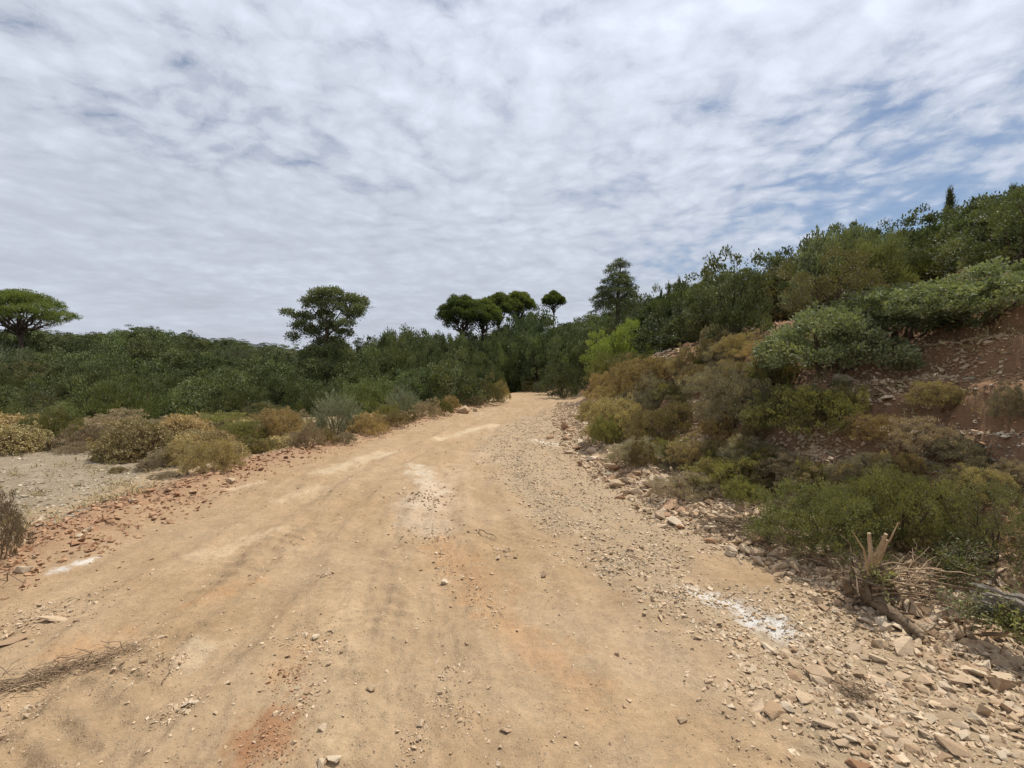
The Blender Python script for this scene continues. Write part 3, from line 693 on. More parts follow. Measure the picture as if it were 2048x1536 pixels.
def thicket():
    rg = np.random.default_rng(5)
    y = 16.5
    while y < 82:
        step = 1.35 + .042 * y
        xs = np.arange(-1.25 * y - 2, 1.3 * y + 3, step)
        for x in xs:
            X = x + rg.uniform(-.45, .45) * step; Y = y + rg.uniform(-.5, .5) * step
            u = CU + F * X / Y
            if u < -160 or u > 2250: continue
            d = Y - rimY(X); s = X - Rx(Y)
            if Y > 44: side = 'L' if X < 4 else 'R'
            elif d > 1.2 and X < Lx(Y) - .8: side = 'L'
            elif s > 5.5 - .04 * Y: side = 'R'
            else: continue
            CAND.append((X, Y, side, step))
        y += step * .86
    y = 8.0
    while y < 17:
        step = 1.15 + .02 * y
        for x in np.arange(6, 1.3 * y + 3, step):
            X = x + rg.uniform(-.4, .4) * step; Y = y + rg.uniform(-.4, .4) * step
            if X - Rx(Y) > 6.6: CAND.append((X, Y, 'R', step))
        y += step * .86
    CAND.sort(key=lambda c: c[1])
    sky = np.full(260, 2000.0)                     # lowest pixel row already hidden, per 10 px column
    n = 0
    for X, Y, side, step in CAND:
        u = CU + F * X / Y
        nz = float(fbm(np.array([X]), np.array([Y]), 9, 3, seed=61)[0]); q = rg.random()
        if side == 'L':
            if u < 560 and Y < 36: kind = 'juniper' if q < .48 else 'cone' if q < .66 else ('maquis' if q < .86 else 'dull')
            elif Y < 23: kind = 'juniper' if q < .35 else 'lentisk' if q < .6 else 'dull' if q < .8 else 'maquis'
            elif nz > .12: kind = 'oakshrub'
            else: kind = 'maquis' if q < .72 else ('juniper' if q < .84 else 'sage' if q < .88 else 'oakshrub')
            r = step * rg.uniform(.52, .88); hh = r * rg.uniform(1.15, 1.75) * (1.8 if u > 700 and Y > 36 else 1)
            if u < 560 and Y < 24: hh *= .85
            if Y > 40 and u > 840: hh *= 1.25 + .45 * float(sm(1000, 1080, u))
        else:
            kind = 'maquis' if q < .40 else 'oakshrub' if q < .66 else 'juniper' if q < .80 else 'dull' if q < .90 else 'broad'
            r = step * rg.uniform(.68, 1.0); hh = rg.uniform(1.0, 1.9) + (.75 if u < 1500 else .45 if u < 1800 else .05)
            if Y > 22 and u < 1420: hh *= 1.5
        z = H(X, Y)
        capv = np.interp(u, SKX, SKV) + rg.uniform(0, 18); hh = min(hh, (at(u, Y, capv)[2] - z) / 1.06)
        if hh < .55: continue
        hw = r / Y * F; top = proj(X, Y, z + hh)[1]
        a, b = int(np.clip((u - hw * .7 + 250) / 10, 0, 259)), int(np.clip((u + hw * .7 + 250) / 10, 0, 259)) + 1
        vis = sky[a:b] - top
        if vis.max() < 8: continue
        if 350 < u < 392 and 26 < Y < 31: continue
        sky[a:b] = np.minimum(sky[a:b], top + hh / Y * F * .35)
        zn = zone(u, Y, side)
        hr = hh / (r * UNITH[kind])
        o = plant(kind, X, Y, r, hr, 'x', 'shrubs on the far left hillside' if side == 'L' else 'shrubs on the right hill', False, 'shrub')
        ORD.append((o, DESC[kind], zn[0], zn[1], u))
        n += 1
thicket()

WORDS = 'first second third fourth fifth sixth seventh eighth ninth tenth eleventh twelfth thirteenth fourteenth fifteenth sixteenth seventeenth eighteenth nineteenth twentieth'.split()
def ordinals():
    d = {}
    for o, nm, row, zn, u in ORD: d.setdefault((nm, row, zn), []).append((u, o))
    for (nm, row, zn), L in d.items():
        L.sort(key=lambda t: t[0])
        for i, (u, o) in enumerate(L):
            o['label'] = (nm + ' ' + row + ', ' + zn) if len(L) == 1 else (WORDS[min(i, 19)] + ' ' + nm + ' from the left, ' + row + ' ' + zn)
ordinals()
# ------------------------------------------------------------------ trees
def tree_from(name, base, trunk, limbs, blobs, label, mat='pine', size=.1, width=.3, cl=.3, dens=1.0, seed=1, cat='tree', group=None, trad=(.2, .1), flat=.55):
    rng = np.random.default_rng(seed)
    e = empty(name, base)
    g = Geo(); tube(g, trunk, list(trad), 9, wob=.06, rng=rng); link('trunk', g.mesh('trunk', [M['bark']], True), e)
    for (a, b, r) in limbs:
        g = Geo(); p = bend(a, b, 6, .05, rng, sag=-.03); tube(g, p, [r, r * .35], 6, rng=rng)
        for k in range(4):
            q = p[2 + k % 4]; dd = norm(rng.normal(size=3) + (p[-1] - p[0]) / np.linalg.norm(p[-1] - p[0]) * 1.2 + [0, 0, .3])
            tube(g, bend(q, q + dd * np.linalg.norm(p[-1] - p[0]) * .4, 4, .06, rng), [r * .4, r * .12], 4)
        link('limb', g.mesh('limb', [M['bark']], True), e)
    g = Geo(); canopy_leaves(g, rng, blobs, size=size, width=width, cl=cl, dens=dens, flat=flat)
    link('crown', g.mesh('crown', [M[mat]]), e)
    return tag(e, label, cat, group)
def stone_pine(u, Y, vtop, vbase, wpx, label, seed, thick=.60, lean=0):
    """umbrella pine: bare trunk, limbs fanning up into a domed flat-bottomed crown"""
    rng = np.random.default_rng(seed); b = at(u, Y); b[2] -= .2
    ztop = at(u, Y, vtop)[2] - b[2]; zb = at(u, Y, vbase)[2] - b[2]; R = wpx / 2 / F * Y
    fork = zb + (ztop - zb) * .12; lx = lean * R
    tr = bend((0, 0, 0), (lx, 0, fork), 7, .015, rng); tr2 = np.concatenate([tr, [[lx * 1.05, 0, fork + .25 * (ztop - fork)]]])
    H_ = ztop - zb; blobs = []; limbs = []
    n = 24
    for i in range(n):
        a = i * 2.4 + rng.uniform(-.3, .3); q = math.sqrt((i + .4) / n); rr = R * .86 * q
        z = zb + H_ * (.34 + .46 * (1 - q * q)) + rng.uniform(-.05, .05) * H_
        br = R * rng.uniform(.22, .33)
        blobs.append((lx + rr * math.cos(a), rr * math.sin(a), z, br, br, H_ * rng.uniform(.09, .15) * (thick / .42)))
        if i > 2: limbs.append(((lx * .95, 0, fork * rng.uniform(.86, 1.0)), (lx + rr * .85 * math.cos(a), rr * .85 * math.sin(a), z - H_ * .1), .05 * R ** .5))
    sz = max(.07, Y * .0031)
    return tree_from('stone_pine', b, tr2, limbs, blobs, label, 'pine', sz, .36, .10 * R ** .5 + .06, .9, seed, 'pine tree', None, (.05 * R + .08, .03 * R + .04))
stone_pine(55, 42, 574, 672, 178, 'wide flat crowned pine at far left, cut by the frame edge', 301, thick=.45, lean=-.15)
stone_pine(926, 55, 588, 672, 108, 'largest umbrella pine, leftmost of the group above the road', 302)
stone_pine(966, 58, 594, 668, 76, 'narrower umbrella pine touching the largest one on its right', 303)
stone_pine(1008, 62, 584, 646, 76, 'umbrella pine with leaning trunk in the middle of the group', 304, lean=-.3)
stone_pine(1037, 65, 579, 640, 64, 'rightmost umbrella pine of the group, slightly higher than its neighbour', 305)
stone_pine(1111, 70, 584, 620, 48, 'small single pine with a leaning thin trunk, apart from the group', 306, lean=-.2)
def lone_tree():
    Y = 31; rng = np.random.default_rng(320); b = at(652, Y); b[2] -= .2
    def L(u, v, dy=0): p = at(u, Y, v) - b; p[1] += dy; return p
    px = Y / F
    bl = []
    for (u, v, w, h) in ((600, 633, 40, 18), (583, 628, 24, 12), (610, 655, 44, 16), (622, 608, 42, 26), (645, 592, 44, 24), (668, 590, 40, 22), (690, 600, 44, 26), (712, 605, 38, 26), (722, 622, 24, 20), (700, 628, 40, 22),
                         (665, 615, 50, 24), (640, 630, 36, 22), (700, 650, 36, 12), (625, 668, 34, 20), (690, 668, 34, 18), (650, 655, 40, 26), (650, 690, 70, 34), (670, 710, 70, 40), (635, 712, 50, 36), (594, 678, 22, 20), (655, 740, 90, 40)):
        c = L(u, v, rng.uniform(-1, 1) * .9); bl.append((c[0], c[1], c[2], w / 2 * px, w / 2 * px * rng.uniform(.9, 1.4), h / 2 * px * 1.1))
    tr = np.array([L(652, 770), L(655, 720, .1), L(650, 690), L(654, 665), L(657, 640)])
    lim = [(L(652, 690), L(588, 636), .07), (L(653, 680), L(612, 652, .5), .05), (L(654, 665), L(625, 612, -.5), .06), (L(656, 655), L(648, 595), .06), (L(656, 655), L(690, 600, .4), .06), (L(655, 670), L(720, 618), .06), (L(655, 668), L(705, 632, -.5), .05), (L(654, 680), L(695, 655, .3), .05)]
    tree_from('spreading_tree', b, tr, lim, bl, 'tall spreading lone tree with see through crown, left of the umbrella pines', 'oak', .12, .5, .25, 1.6, 320, 'tree', None, (.22, .09), .7)
lone_tree()
def layered_pine():
    Y = 36; rng = np.random.default_rng(330); b = at(1236, Y); b[2] -= .2; px = Y / F
    def L(u, v, dy=0): p = at(u, Y, v) - b; p[1] += dy; return p
    bl = []; lim = []
    for (u, v, w, h) in ((1242, 523, 26, 12), (1230, 532, 30, 10), (1252, 530, 20, 12), (1220, 545, 26, 8), (1248, 548, 30, 10), (1232, 556, 36, 10), (1250, 562, 30, 12), (1218, 566, 34, 10), (1240, 572, 50, 14), (1210, 580, 36, 12), (1258, 580, 30, 14), (1232, 590, 70, 18), (1205, 600, 50, 20), (1262, 600, 44, 20), (1235, 615, 100, 30)):
        c = L(u, v, rng.uniform(-.5, .5)); bl.append((c[0], c[1], c[2], w / 2 * px, w / 2 * px, h / 2 * px * 1.2)); lim.append((L(1237, v + 6), L(u, v + 2), .035))
    tree_from('layered_pine', b, np.array([L(1236, 660), L(1235, 600), L(1238, 560), L(1242, 525)]), lim, bl, 'tall layered pine with gaps between its tiers, standing on the right hill skyline', 'oak', .11, .34, .2, 1.3, 330, 'pine tree', None, (.18, .05))
layered_pine()
for (u, Y, vt, w, lab) in ((1321, 27, 584, 20, 'thin dark cypress tip right of the layered pine'), (1336, 26.5, 572, 22, 'second thin cypress tip, taller, right of the layered pine'), (1357, 26, 560, 18, 'small dark cypress tip poking from a rounded shrub top'),
                       (1893, 17.5, 382, 40, 'dark narrow cypress on the skyline towards the right edge'), (2018, 17, 374, 40, 'dark narrow cypress on the skyline at the right frame edge')):
    b = at(u, Y); top = at(u, Y, vt)[2]; r = w / 2 / F * Y * 1.2; h = top - b[2]
    plant('spire', b[0], b[1], r, h / (r * UNITH['spire']), lab, None, False, 'cypress')

# ------------------------------------------------------------------ stones
def hull(seed, n=11, flat=.6, long_=1.3):
    r = np.random.default_rng(seed); p = norm(r.normal(size=(n, 3))) * r.uniform(.75, 1.1, (n, 1)) * [long_ * .5, .5, flat * .5]
    bm = bmesh.new(); [bm.verts.new(q) for q in p]; res = bmesh.ops.convex_hull(bm, input=bm.verts)
    for v_ in [v for v in bm.verts if not v.link_faces]: bm.verts.remove(v_)
    bmesh.ops.triangulate(bm, faces=bm.faces); bm.verts.index_update()
    V = np.array([v.co[:] for v in bm.verts]); T = np.array([[v.index for v in f.verts] for f in bm.faces]); bm.free(); return V, T
SMALL = [hull(500 + i, 8, .45 + .3 * (i % 3) / 2, 1 + .4 * (i % 4) / 3) for i in range(24)]
def rotm(n, rng, tilt=.35):
    a = rng.uniform(0, 2 * np.pi, n); b = rng.normal(0, tilt, n); c = rng.normal(0, tilt, n)
    ca, sa, cb, sb, cc, sc = np.cos(a), np.sin(a), np.cos(b), np.sin(b), np.cos(c), np.sin(c); o, e = np.zeros(n), np.ones(n)
    Z = np.stack([ca, -sa, o, sa, ca, o, o, o, e], 1).reshape(-1, 3, 3); X = np.stack([e, o, o, o, cb, -sb, o, sb, cb], 1).reshape(-1, 3, 3); Y = np.stack([cc, o, sc, o, e, o, -sc, o, cc], 1).reshape(-1, 3, 3)
    return Z @ X @ Y
def scatter(name, x, y, size, mat, label, rng, sink=.15, tilt=.35, cat=None, tint=None):
    z = height(x, y); n = len(x); g = Geo(); idx = rng.integers(0, len(SMALL), n); R = rotm(n, rng, tilt); t = rng.random(n) if tint is None else tint
    for k, (V, T) in enumerate(SMALL):
        q = np.where(idx == k)[0]
        if not len(q): continue
        W = np.einsum('nij,vj->nvi', R[q], V) * size[q][:, None, None] + np.stack([x[q], y[q], z[q] + size[q] * (.22 - sink)], 1)[:, None]
        F_ = (T[None] + (np.arange(len(q)) * len(V))[:, None, None]).reshape(-1, 3)
        g.add(W.reshape(-1, 3), F_, 0, np.repeat(t[q], len(V)))
    o = link(name, g.mesh(name, [mat])); return tag(o, label, cat or 'stones', kind='stuff')
def rnd_xy(n, y0, y1, xf, rng, pw=1.0):
    y = y0 * (y1 / y0) ** (rng.random(n) ** pw); a, b = xf(y); return a + (b - a) * rng.random(n), y
rg = np.random.default_rng(77)
def sz(n, y, med, sg=.45, mx=.09, rng=rg): return np.clip(med * np.exp(rng.normal(0, sg, n)) * (1 + y * .055), .005, mx)
# rubble strip
x, y = rnd_xy(60000, 1.5, 24, lambda y: (gravelx(y) - .9, Rx(y) + .5), rg)
k = rg.random(len(x)) < gmask(x, y) * (1.25 - .5 * sm(3.2, 6, y) + 0 * x) * (.25 + .9 * sm(-.35, .35, fbm(x, y, .5, 3, seed=71)))
x, y = x[k], y[k]; mx_ = .04 + .045 * sm(3.2, 2.0, y)
scatter('rubble', x, y, np.minimum(sz(len(x), y, .0180), mx_ * (1 + .05 * y)), M['stone'], 'strip of broken tan stones along the right half of the road', rg)
x, y = rnd_xy(9000, 2.6, 9, lambda y: (gravelx(y) - .2, gravelx(y) + .9), rg); k = rg.random(len(x)) < gmask(x, y) * sm(-.1, .3, fbm(x, y, .35, 3, seed=72)); x, y = x[k], y[k]
scatter('grey_gravel', x, y, sz(len(x), y, .012, .4, .03), M['grey'], 'grey green gravel streak inside the tan rubble strip', rg)
# ridge of broken stone on the right edge
x, y = rnd_xy(24000, 1.8, 26, lambda y: (Rx(y) - .7, Rx(y) + .9), rg); k = rg.random(len(x)) < np.exp(-((x - Rx(y) - .1) / .5) ** 2); x, y = x[k], y[k]
scatter('ridge_rubble', x, y, sz(len(x), y, .036, .5, .14), M['stone'], 'ridge of pushed up broken stones along the right roadside', rg, .1, .6)
# loose chips over the road
x, y = rnd_xy(26000, 1.4, 34, lambda y: (Lx(y) + .1, Rx(y) - .1), rg)
k = rg.random(len(x)) < .20 + .75 * sm(.15, .55, fbm(x, y, .45, 4, .6, seed=73)) + .35 * sm(.1, .5, fbm(x * 1.5, y * .4, .5, 3, seed=74)); x, y = x[k], y[k]
scatter('chips', x, y, sz(len(x), y, .0105, .5, .04), M['stone'], 'small stone chips lying loose on the dirt road', rg, .12)
# left soil ridge and pad
x, y = rnd_xy(19000, 2.4, 26, lambda y: (Lx(y) - 1.6, Lx(y) + .3), rg); k = rg.random(len(x)) < np.exp(-((Lx(y) - x - .5) / .5) ** 2) * (.3 + sm(-.3, .3, fbm(x, y, .4, 3, seed=75))); x, y = x[k], y[k]
scatter('red_clods', x, y, sz(len(x), y, .022, .55, .10), M['red'], 'reddish clods and stones in the soil ridge left of the road', rg, .1, .5)
x, y = rnd_xy(3500, 3.0, 14, lambda y: (-1.2 * y - 1, Lx(y) - .9), rg, .8)
scatter('pad_gravel', x, y, sz(len(x), y, .012, .5, .07), M['pale'], 'pale grey gravel on the open pad at left', rg)
x, y = rnd_xy(9500, 3.0, 16, lambda y: (-1.2 * y - 1, Lx(y) - .7), rg, .8)
scatter('pad_stones', x, y, sz(len(x), y, .017, .5, .08), M['grey'], 'grey stones mixed through the gravel pad at left', rg)
# scree on the bank
x, y = rnd_xy(26000, 2.6, 24, lambda y: (Rx(y) + .5, Rx(y) + 7.5), rg)
k = rg.random(len(x)) < .12 + .9 * sm(-.05, .4, fbm(x, y, .9, 4, .6, seed=76)); x, y = x[k], y[k]
scatter('scree', x, y, sz(len(x), y, .020, .55, .15), M['stone'], 'tan stone splinters spread over the red cut bank', rg, .05, .5)
x, y = rnd_xy(8500, 2.6, 20, lambda y: (Rx(y) + .5, Rx(y) + 7.0), rg)
scatter('red_scree', x, y, sz(len(x), y, .020, .5, .10), M['red'], 'red brown stony crumbs over the cut bank', rg, .05, .5)
def lanes(pix, n, spread, med, mx, mat, name, label, seed):
    r = np.random.default_rng(seed); P = [hit(*q) for q in pix]; t = r.uniform(0, len(P) - 1, n); i = np.minimum(t.astype(int), len(P) - 2); f = (t - i)[:, None]; P = np.array(P)
    c = P[i] * (1 - f) + P[i + 1] * f; sp = spread * c[:, 1]; x = c[:, 0] + r.normal(0, 1, n) * sp; y = c[:, 1] + r.normal(0, 1, n) * sp * 1.3
    scatter(name, x, y, np.clip(med * np.exp(r.normal(0, .5, n)) * c[:, 1] / 6, .01, mx), mat, label, r, .02, .5)
lanes([(1340, 705), (1320, 725), (1290, 742), (1262, 752)], 900, .018, .05, .22, M['stone'], 'upper_scree', 'pale scree running down under the big juniper', 81)
lanes([(1395, 790), (1392, 830), (1385, 870), (1375, 915)], 900, .018, .042, .16, M['stone'], 'gully_stones', 'pale stones filling the rocky gully', 82)
lanes([(1560, 905), (1600, 912), (1650, 905), (1700, 915)], 1100, .026, .035, .15, M['stone'], 'hollow_stones', 'tan stones in the stony red hollow', 83)
lanes([(1700, 775), (1760, 785), (1800, 760), (1850, 730), (1900, 700), (1960, 680)], 2200, .04, .03, .12, M['stone'], 'scar_stones', 'tan stones scattered over the red earth scar', 84)
lanes([(1870, 890), (1940, 900), (2010, 930), (2040, 960)], 700, .04, .03, .14, M['grey'], 'ledge_stones', 'grey stones on the shaded ledge at right', 85)

for i, (pix, n, spd, md, lab) in enumerate((
    ([(600, 1265), (625, 1290), (660, 1300)], 260, .018, .030, 'broken clods and chips in a patch on the left half of the road'),
    ([(560, 1345), (600, 1365)], 160, .014, .022, 'brown crumbs in the small patch below the broken clods'),
    ([(630, 1372), (610, 1400), (600, 1425)], 120, .010, .028, 'row of stones above the dark red soil patch'),
    ([(820, 1440), (835, 1480), (820, 1510)], 110, .012, .026, 'stones crumbled out left of the flat oval one'),
    ([(880, 1345), (920, 1365), (890, 1330)], 70, .014, .028, 'few dark stones in a cluster near the road centre'),
    ([(870, 1395), (920, 1420), (960, 1445)], 130, .010, .022, 'thin line of chips leading to the flat oval stone'),
    ([(830, 1090), (870, 1060), (900, 1075)], 300, .018, .028, 'reddish chips where the pale centre patch ends'),
    ([(870, 1100), (900, 1150), (960, 1195), (1010, 1250)], 260, .010, .030, 'line of chips along the orange wheel streak'),
    ([(1000, 1100), (1020, 1112)], 60, .008, .035, 'small dark clod cluster on the smooth centre'),
    ([(250, 1310), (300, 1330), (350, 1320)], 260, .020, .028, 'clods right of the twig heap'),
    ([(0, 1260), (80, 1235), (150, 1210)], 420, .022, .034, 'broken bedded stone pieces along the lower left edge'),
    ([(0, 1400), (40, 1440), (70, 1420)], 260, .02, .024, 'crumbled stones at the lower left frame edge'),
    ([(320, 1430), (360, 1420), (390, 1400)], 130, .012, .024, 'chips around the long pale splinter'),
    ([(560, 1440), (520, 1500), (600, 1480)], 300, .022, .018, 'dark crumbs over the red soil patch'),
    ([(820, 985), (850, 1010), (880, 990)], 220, .018, .034, 'chips on the pale centre patch'),
    ([(650, 1150), (660, 1148)], 40, .006, .032, 'small clod pair on the smooth road'))):
    P_ = [hit(*q) for q in pix]; lanes(pix, int(n * .8), spd * 1.7, md * 6 / P_[0][1] * .40 * max(1, P_[0][1] / 3.2), .055, M['red' if i in (1, 13) else 'stone'], 'crumbs', lab, 810 + i)

# stones one can point to
BIG = {}
def big_mesh(mat, seed, flat, long_):
    key = (mat, seed % 9, round(flat, 1), round(long_, 1))
    if key not in BIG:
        V, T = hull(900 + seed % 9 + int(flat * 10), 14, flat, long_)
        bm = bmesh.new(); vs = [bm.verts.new(v) for v in V]; [bm.faces.new([vs[i] for i in t]) for t in T]
        bmesh.ops.dissolve_limit(bm, angle_limit=.25, verts=bm.verts, edges=bm.edges)
        bmesh.ops.bevel(bm, geom=bm.edges[:], offset=.012, segments=1, affect='EDGES')
        bmesh.ops.triangulate(bm, faces=bm.faces)
        me = bpy.data.meshes.new('stone'); bm.to_mesh(me); bm.free(); me.materials.append(M[mat]); BIG[key] = me
    return BIG[key]
RS = np.random.default_rng(90)
def stone(x, y, size, mat, label, name='stone', flat=.6, long_=1.4, rz=None, group=None, cat='stone', sink=.2, tilt=.15, seed=None):
    o = link(name, big_mesh(mat, int(RS.integers(0, 99)) if seed is None else seed, flat, long_)); z = H(x, y)
    o.location = (x, y, z + size * flat * (.5 - sink)); o.scale = (size, size, size)
    o.rotation_euler = (RS.normal(0, tilt), RS.normal(0, tilt), RS.uniform(0, 6.28) if rz is None else rz)
    return tag(o, label, cat, group)
def sp(u, v, w, mat, label, **k):
    p = hit(u, v); L = k.get('long_', 1.4); return stone(p[0], p[1], w / F * p[1] / L * 1.15, mat, label, **k)
sp(742, 1380, 22, 'stone', 'lone squarish stone near the lower centre of the road', long_=1.2)
sp(889, 1166, 20, 'pale', 'pale stone at the start of the orange wheel streak', long_=1.2)
sp(1087, 1153, 15, 'stone', 'upright squarish stone with dark underside at the gravel border', long_=1.0, flat=.9)
sp(1366, 1443, 22, 'stone', 'small rounded stone alone near the bottom, left of the slab field', long_=1.1)
sp(1012, 1460, 28, 'stone', 'flat oval stone pressed into the road at bottom centre', flat=.3)
sp(842, 1450, 20, 'stone', 'rounded stone left of the flat oval one', long_=1.2)
sp(838, 1478, 22, 'stone', 'tan stone just below the rounded one left of the flat oval', flat=.4)
sp(645, 1458, 20, 'pale', 'pale round stone beside the dark red soil patch', long_=1.1)
sp(668, 1520, 32, 'pale', 'larger of the two pale stones at the bottom edge')
sp(640, 1532, 28, 'pale', 'smaller pale stone partly cut by the bottom edge')
sp(615, 1384, 26, 'stone', 'flat stone in the crumbled patch left of the centre', flat=.35)
sp(628, 1278, 22, 'pale', 'pale angular stone in the broken clod patch')
sp(610, 1270, 14, 'pale', 'small upright pale stone left in the broken clod patch')
sp(392, 1405, 28, 'pale', 'long pale splinter lying on the left half of the road', flat=.3, long_=2.2, rz=.6)
sp(285, 1325, 22, 'stone', 'brown stone at the right tip of the twig heap')
sp(20, 1285, 60, 'stone', 'flat bedded slab at the left frame edge', name='slab', flat=.25, long_=2.0, rz=.5)
sp(115, 1240, 62, 'stone', 'long bedded slab left of the road, right of the other', name='slab', flat=.22, long_=2.2, rz=.5)
sp(6, 1476, 24, 'stone', 'rounded stone at the lower left frame edge')
sp(45, 1145, 36, 'pale', 'pale blocky stone left of the white dust streak')
sp(297, 985, 26, 'red', 'large reddish block on the soil ridge', flat=.5)
sp(337, 982, 15, 'stone', 'smaller pinkish block right of the large reddish one', long_=1.1)
sp(460, 965, 24, 'pale', 'pale block at the end of the red soil ridge', long_=1.3)
sp(250, 1000, 18, 'red', 'dark red clod left of the large reddish block')
sp(205, 942, 12, 'pale', 'bright pale stone at the edge of the gravel pad')
sp(926, 826, 26, 'stone', 'pale tan boulder at the left roadside', name='boulder', flat=.8, long_=1.2)
sp(905, 826, 14, 'red', 'dark brown clod left of the tan roadside boulder', name='clod')
sp(950, 823, 10, 'pale', 'narrow pale upright stone right of the roadside boulder', flat=1.0, long_=1.0)
sp(1101, 877, 20, 'red', 'dark brown brick shaped stone above the white dust patch', long_=1.7, flat=.6, rz=0)
sp(1131, 858, 20, 'red', 'dark upright brown stone at the start of the rubble ridge', flat=1.0, long_=1.0)
sp(1135, 880, 22, 'stone', 'tan block below the dark upright brown stone')
sp(1243, 948, 24, 'stone', 'blocky stone topping the rubble ridge, upper of a pair')
sp(1262, 962, 20, 'stone', 'square stone topping the rubble ridge, lower of a pair', flat=.9, long_=1.0)
sp(1306, 975, 52, 'stone', 'long tilted rock slab with a dark front face on the rubble ridge', name='rock_slab', flat=.55, long_=2.0, rz=-.55, sink=.05)
sp(1318, 955, 12, 'pale', 'small pale stone behind the long tilted slab')
sp(1450, 1048, 46, 'stone', 'tan boulder wedged with roots in the rubble ridge', name='boulder', flat=.7)
sp(1408, 1055, 24, 'stone', 'upright stone left of the root wedged boulder', flat=.9, long_=1.1)
sp(1495, 1105, 38, 'stone', 'angular boulder at the foot of the rubble ridge', name='boulder', flat=.7, long_=1.2)
sp(1465, 1103, 26, 'stone', 'flat stone left of the angular boulder at the ridge foot')
sp(1685, 768, 38, 'grey', 'grey boulder with a slanting top under the broadleaf shrub', name='boulder', flat=.75, long_=1.25, sink=.05)
sp(1708, 785, 24, 'pale', 'pale boulder right of and below the grey one', long_=1.2)
sp(1775, 797, 38, 'pale', 'long pale rock with a fissure on the red slope', flat=.45, long_=2.0, rz=.4)
sp(1390, 765, 30, 'stone', 'leaning slab above the rocky gully', name='rock_slab', flat=.4, long_=1.8, rz=.7)
sp(1386, 782, 18, 'pale', 'small pale stone beneath the leaning slab')
sp(1622, 910, 44, 'stone', 'thin overhanging slab in the stony red hollow', name='rock_slab', flat=.25, long_=2.4, rz=.1)
sp(1190, 690, 10, 'pale', 'tiny pale stone on the bank left of the lime pine')
sp(1975, 688, 24, 'stone', 'tan stone on the red scar near the right frame edge')
sp(1850, 928, 34, 'grey', 'grey weathered ledge stone in the middle of the shaded slope')
sp(1915, 905, 48, 'grey', 'wide grey ledge stone at the right part of the shaded slope', flat=.5, long_=1.8, rz=.1)
sp(1780, 1165, 24, 'stone', 'reddish stone buried under the root ball')
sp(1682, 1165, 26, 'stone', 'tan stone to the left of the root ball')
sp(1650, 1218, 30, 'stone', 'tan flat stone below the root ball', flat=.35)
sp(1673, 1226, 20, 'pale', 'pale cream stone below the root ball, on its right')
sp(1810, 1292, 54, 'stone', 'wide flat slab under the fallen trunk', name='slab', flat=.25, long_=1.9, rz=-.3)
sp(1897, 1270, 36, 'stone', 'brown stone at the end of the fallen trunk')
sp(1950, 1300, 40, 'stone', 'brown stone below the cut leafy branches')
sp(2010, 1335, 44, 'stone', 'tan stone at the right frame edge below the cut branches')
sp(1860, 1342, 24, 'pale', 'bright pale stone in the middle of the slab field')
sp(1888, 1352, 22, 'pale', 'second bright pale stone, right of the first in the slab field')
sp(1550, 1425, 50, 'stone', 'big half buried round slab at the left border of the slab field', name='slab', flat=.3, long_=1.2)
sp(1600, 1397, 56, 'stone', 'wide flat slab above the half buried round one', name='slab', flat=.28, long_=1.5, rz=-.2)
sp(1650, 1450, 52, 'stone', 'broad slab right of the half buried round one', name='slab', flat=.3, long_=1.6, rz=-.2)
sp(1910, 1498, 64, 'stone', 'largest slab of the field, with a dark broken left edge', name='slab', flat=.4, long_=1.6, rz=-.6)
sp(1760, 1365, 40, 'stone', 'tilted slab above the tuft of dry grass roots', name='slab', flat=.35, long_=1.7, rz=-.6)
sp(1820, 1430, 34, 'pale', 'pale long block in the lower slab field', flat=.5, long_=1.8, rz=-.5)
sp(1715, 1530, 50, 'red', 'dark reddish slab at the bottom frame edge', name='slab', flat=.4, long_=1.5, rz=-.3)
sp(1500, 1345, 18, 'pale', 'upright pale splinter at the slab field upper left', flat=.8, long_=1.5)
sp(1505, 1375, 18, 'pale', 'leaning pale splinter just below the other')
# many more single stones
NEARL = []
LM = dict(field=[(1800, 1250, 'the fallen trunk'), (1490, 1225, 'the white dust patch'), (1720, 1400, 'the dry root tuft'), (1550, 1425, 'the half buried round slab'), (1910, 1498, 'the largest slab'), (1810, 1292, 'the slab under the trunk'),
    (1875, 1347, 'the two bright pale stones'), (1715, 1530, 'the dark reddish bottom slab'), (1502, 1360, 'the leaning pale splinters'), (1760, 1365, 'the tilted slab'), (1820, 1430, 'the pale long block'), (2025, 1345, 'the broken root piece'),
    (1650, 1450, 'the broad slab'), (1600, 1397, 'the wide flat slab'), (2000, 1440, 'the right frame edge corner'), (1131, 858, 'the dark upright brown stone'), (1252, 955, 'the pair of ridge blocks'), (1306, 975, 'the long tilted slab'), (1450, 1048, 'the root wedged boulder'),
    (1495, 1105, 'the angular ridge boulder'), (1360, 1010, 'the ridge middle'), (1190, 910, 'the upper ridge part'), (1738, 1172, 'the root ball'), (1610, 1140, 'the fresh green shrub foot'), (150, 1130, 'the white dust streak'), (297, 985, 'the large reddish block'), (460, 965, 'the pale end block'), (40, 1090, 'the dead shrub at left edge'),
    (220, 1050, 'the red soil ridge middle'), (1685, 768, 'the grey boulder'), (1775, 797, 'the fissured pale rock'), (1622, 910, 'the thin overhanging slab'), (1915, 905, 'the wide ledge stone'), (1850, 928, 'the grey ledge stone'), (1975, 688, 'the tan scar edge stone'), (1850, 710, 'the red scar middle')])['field']
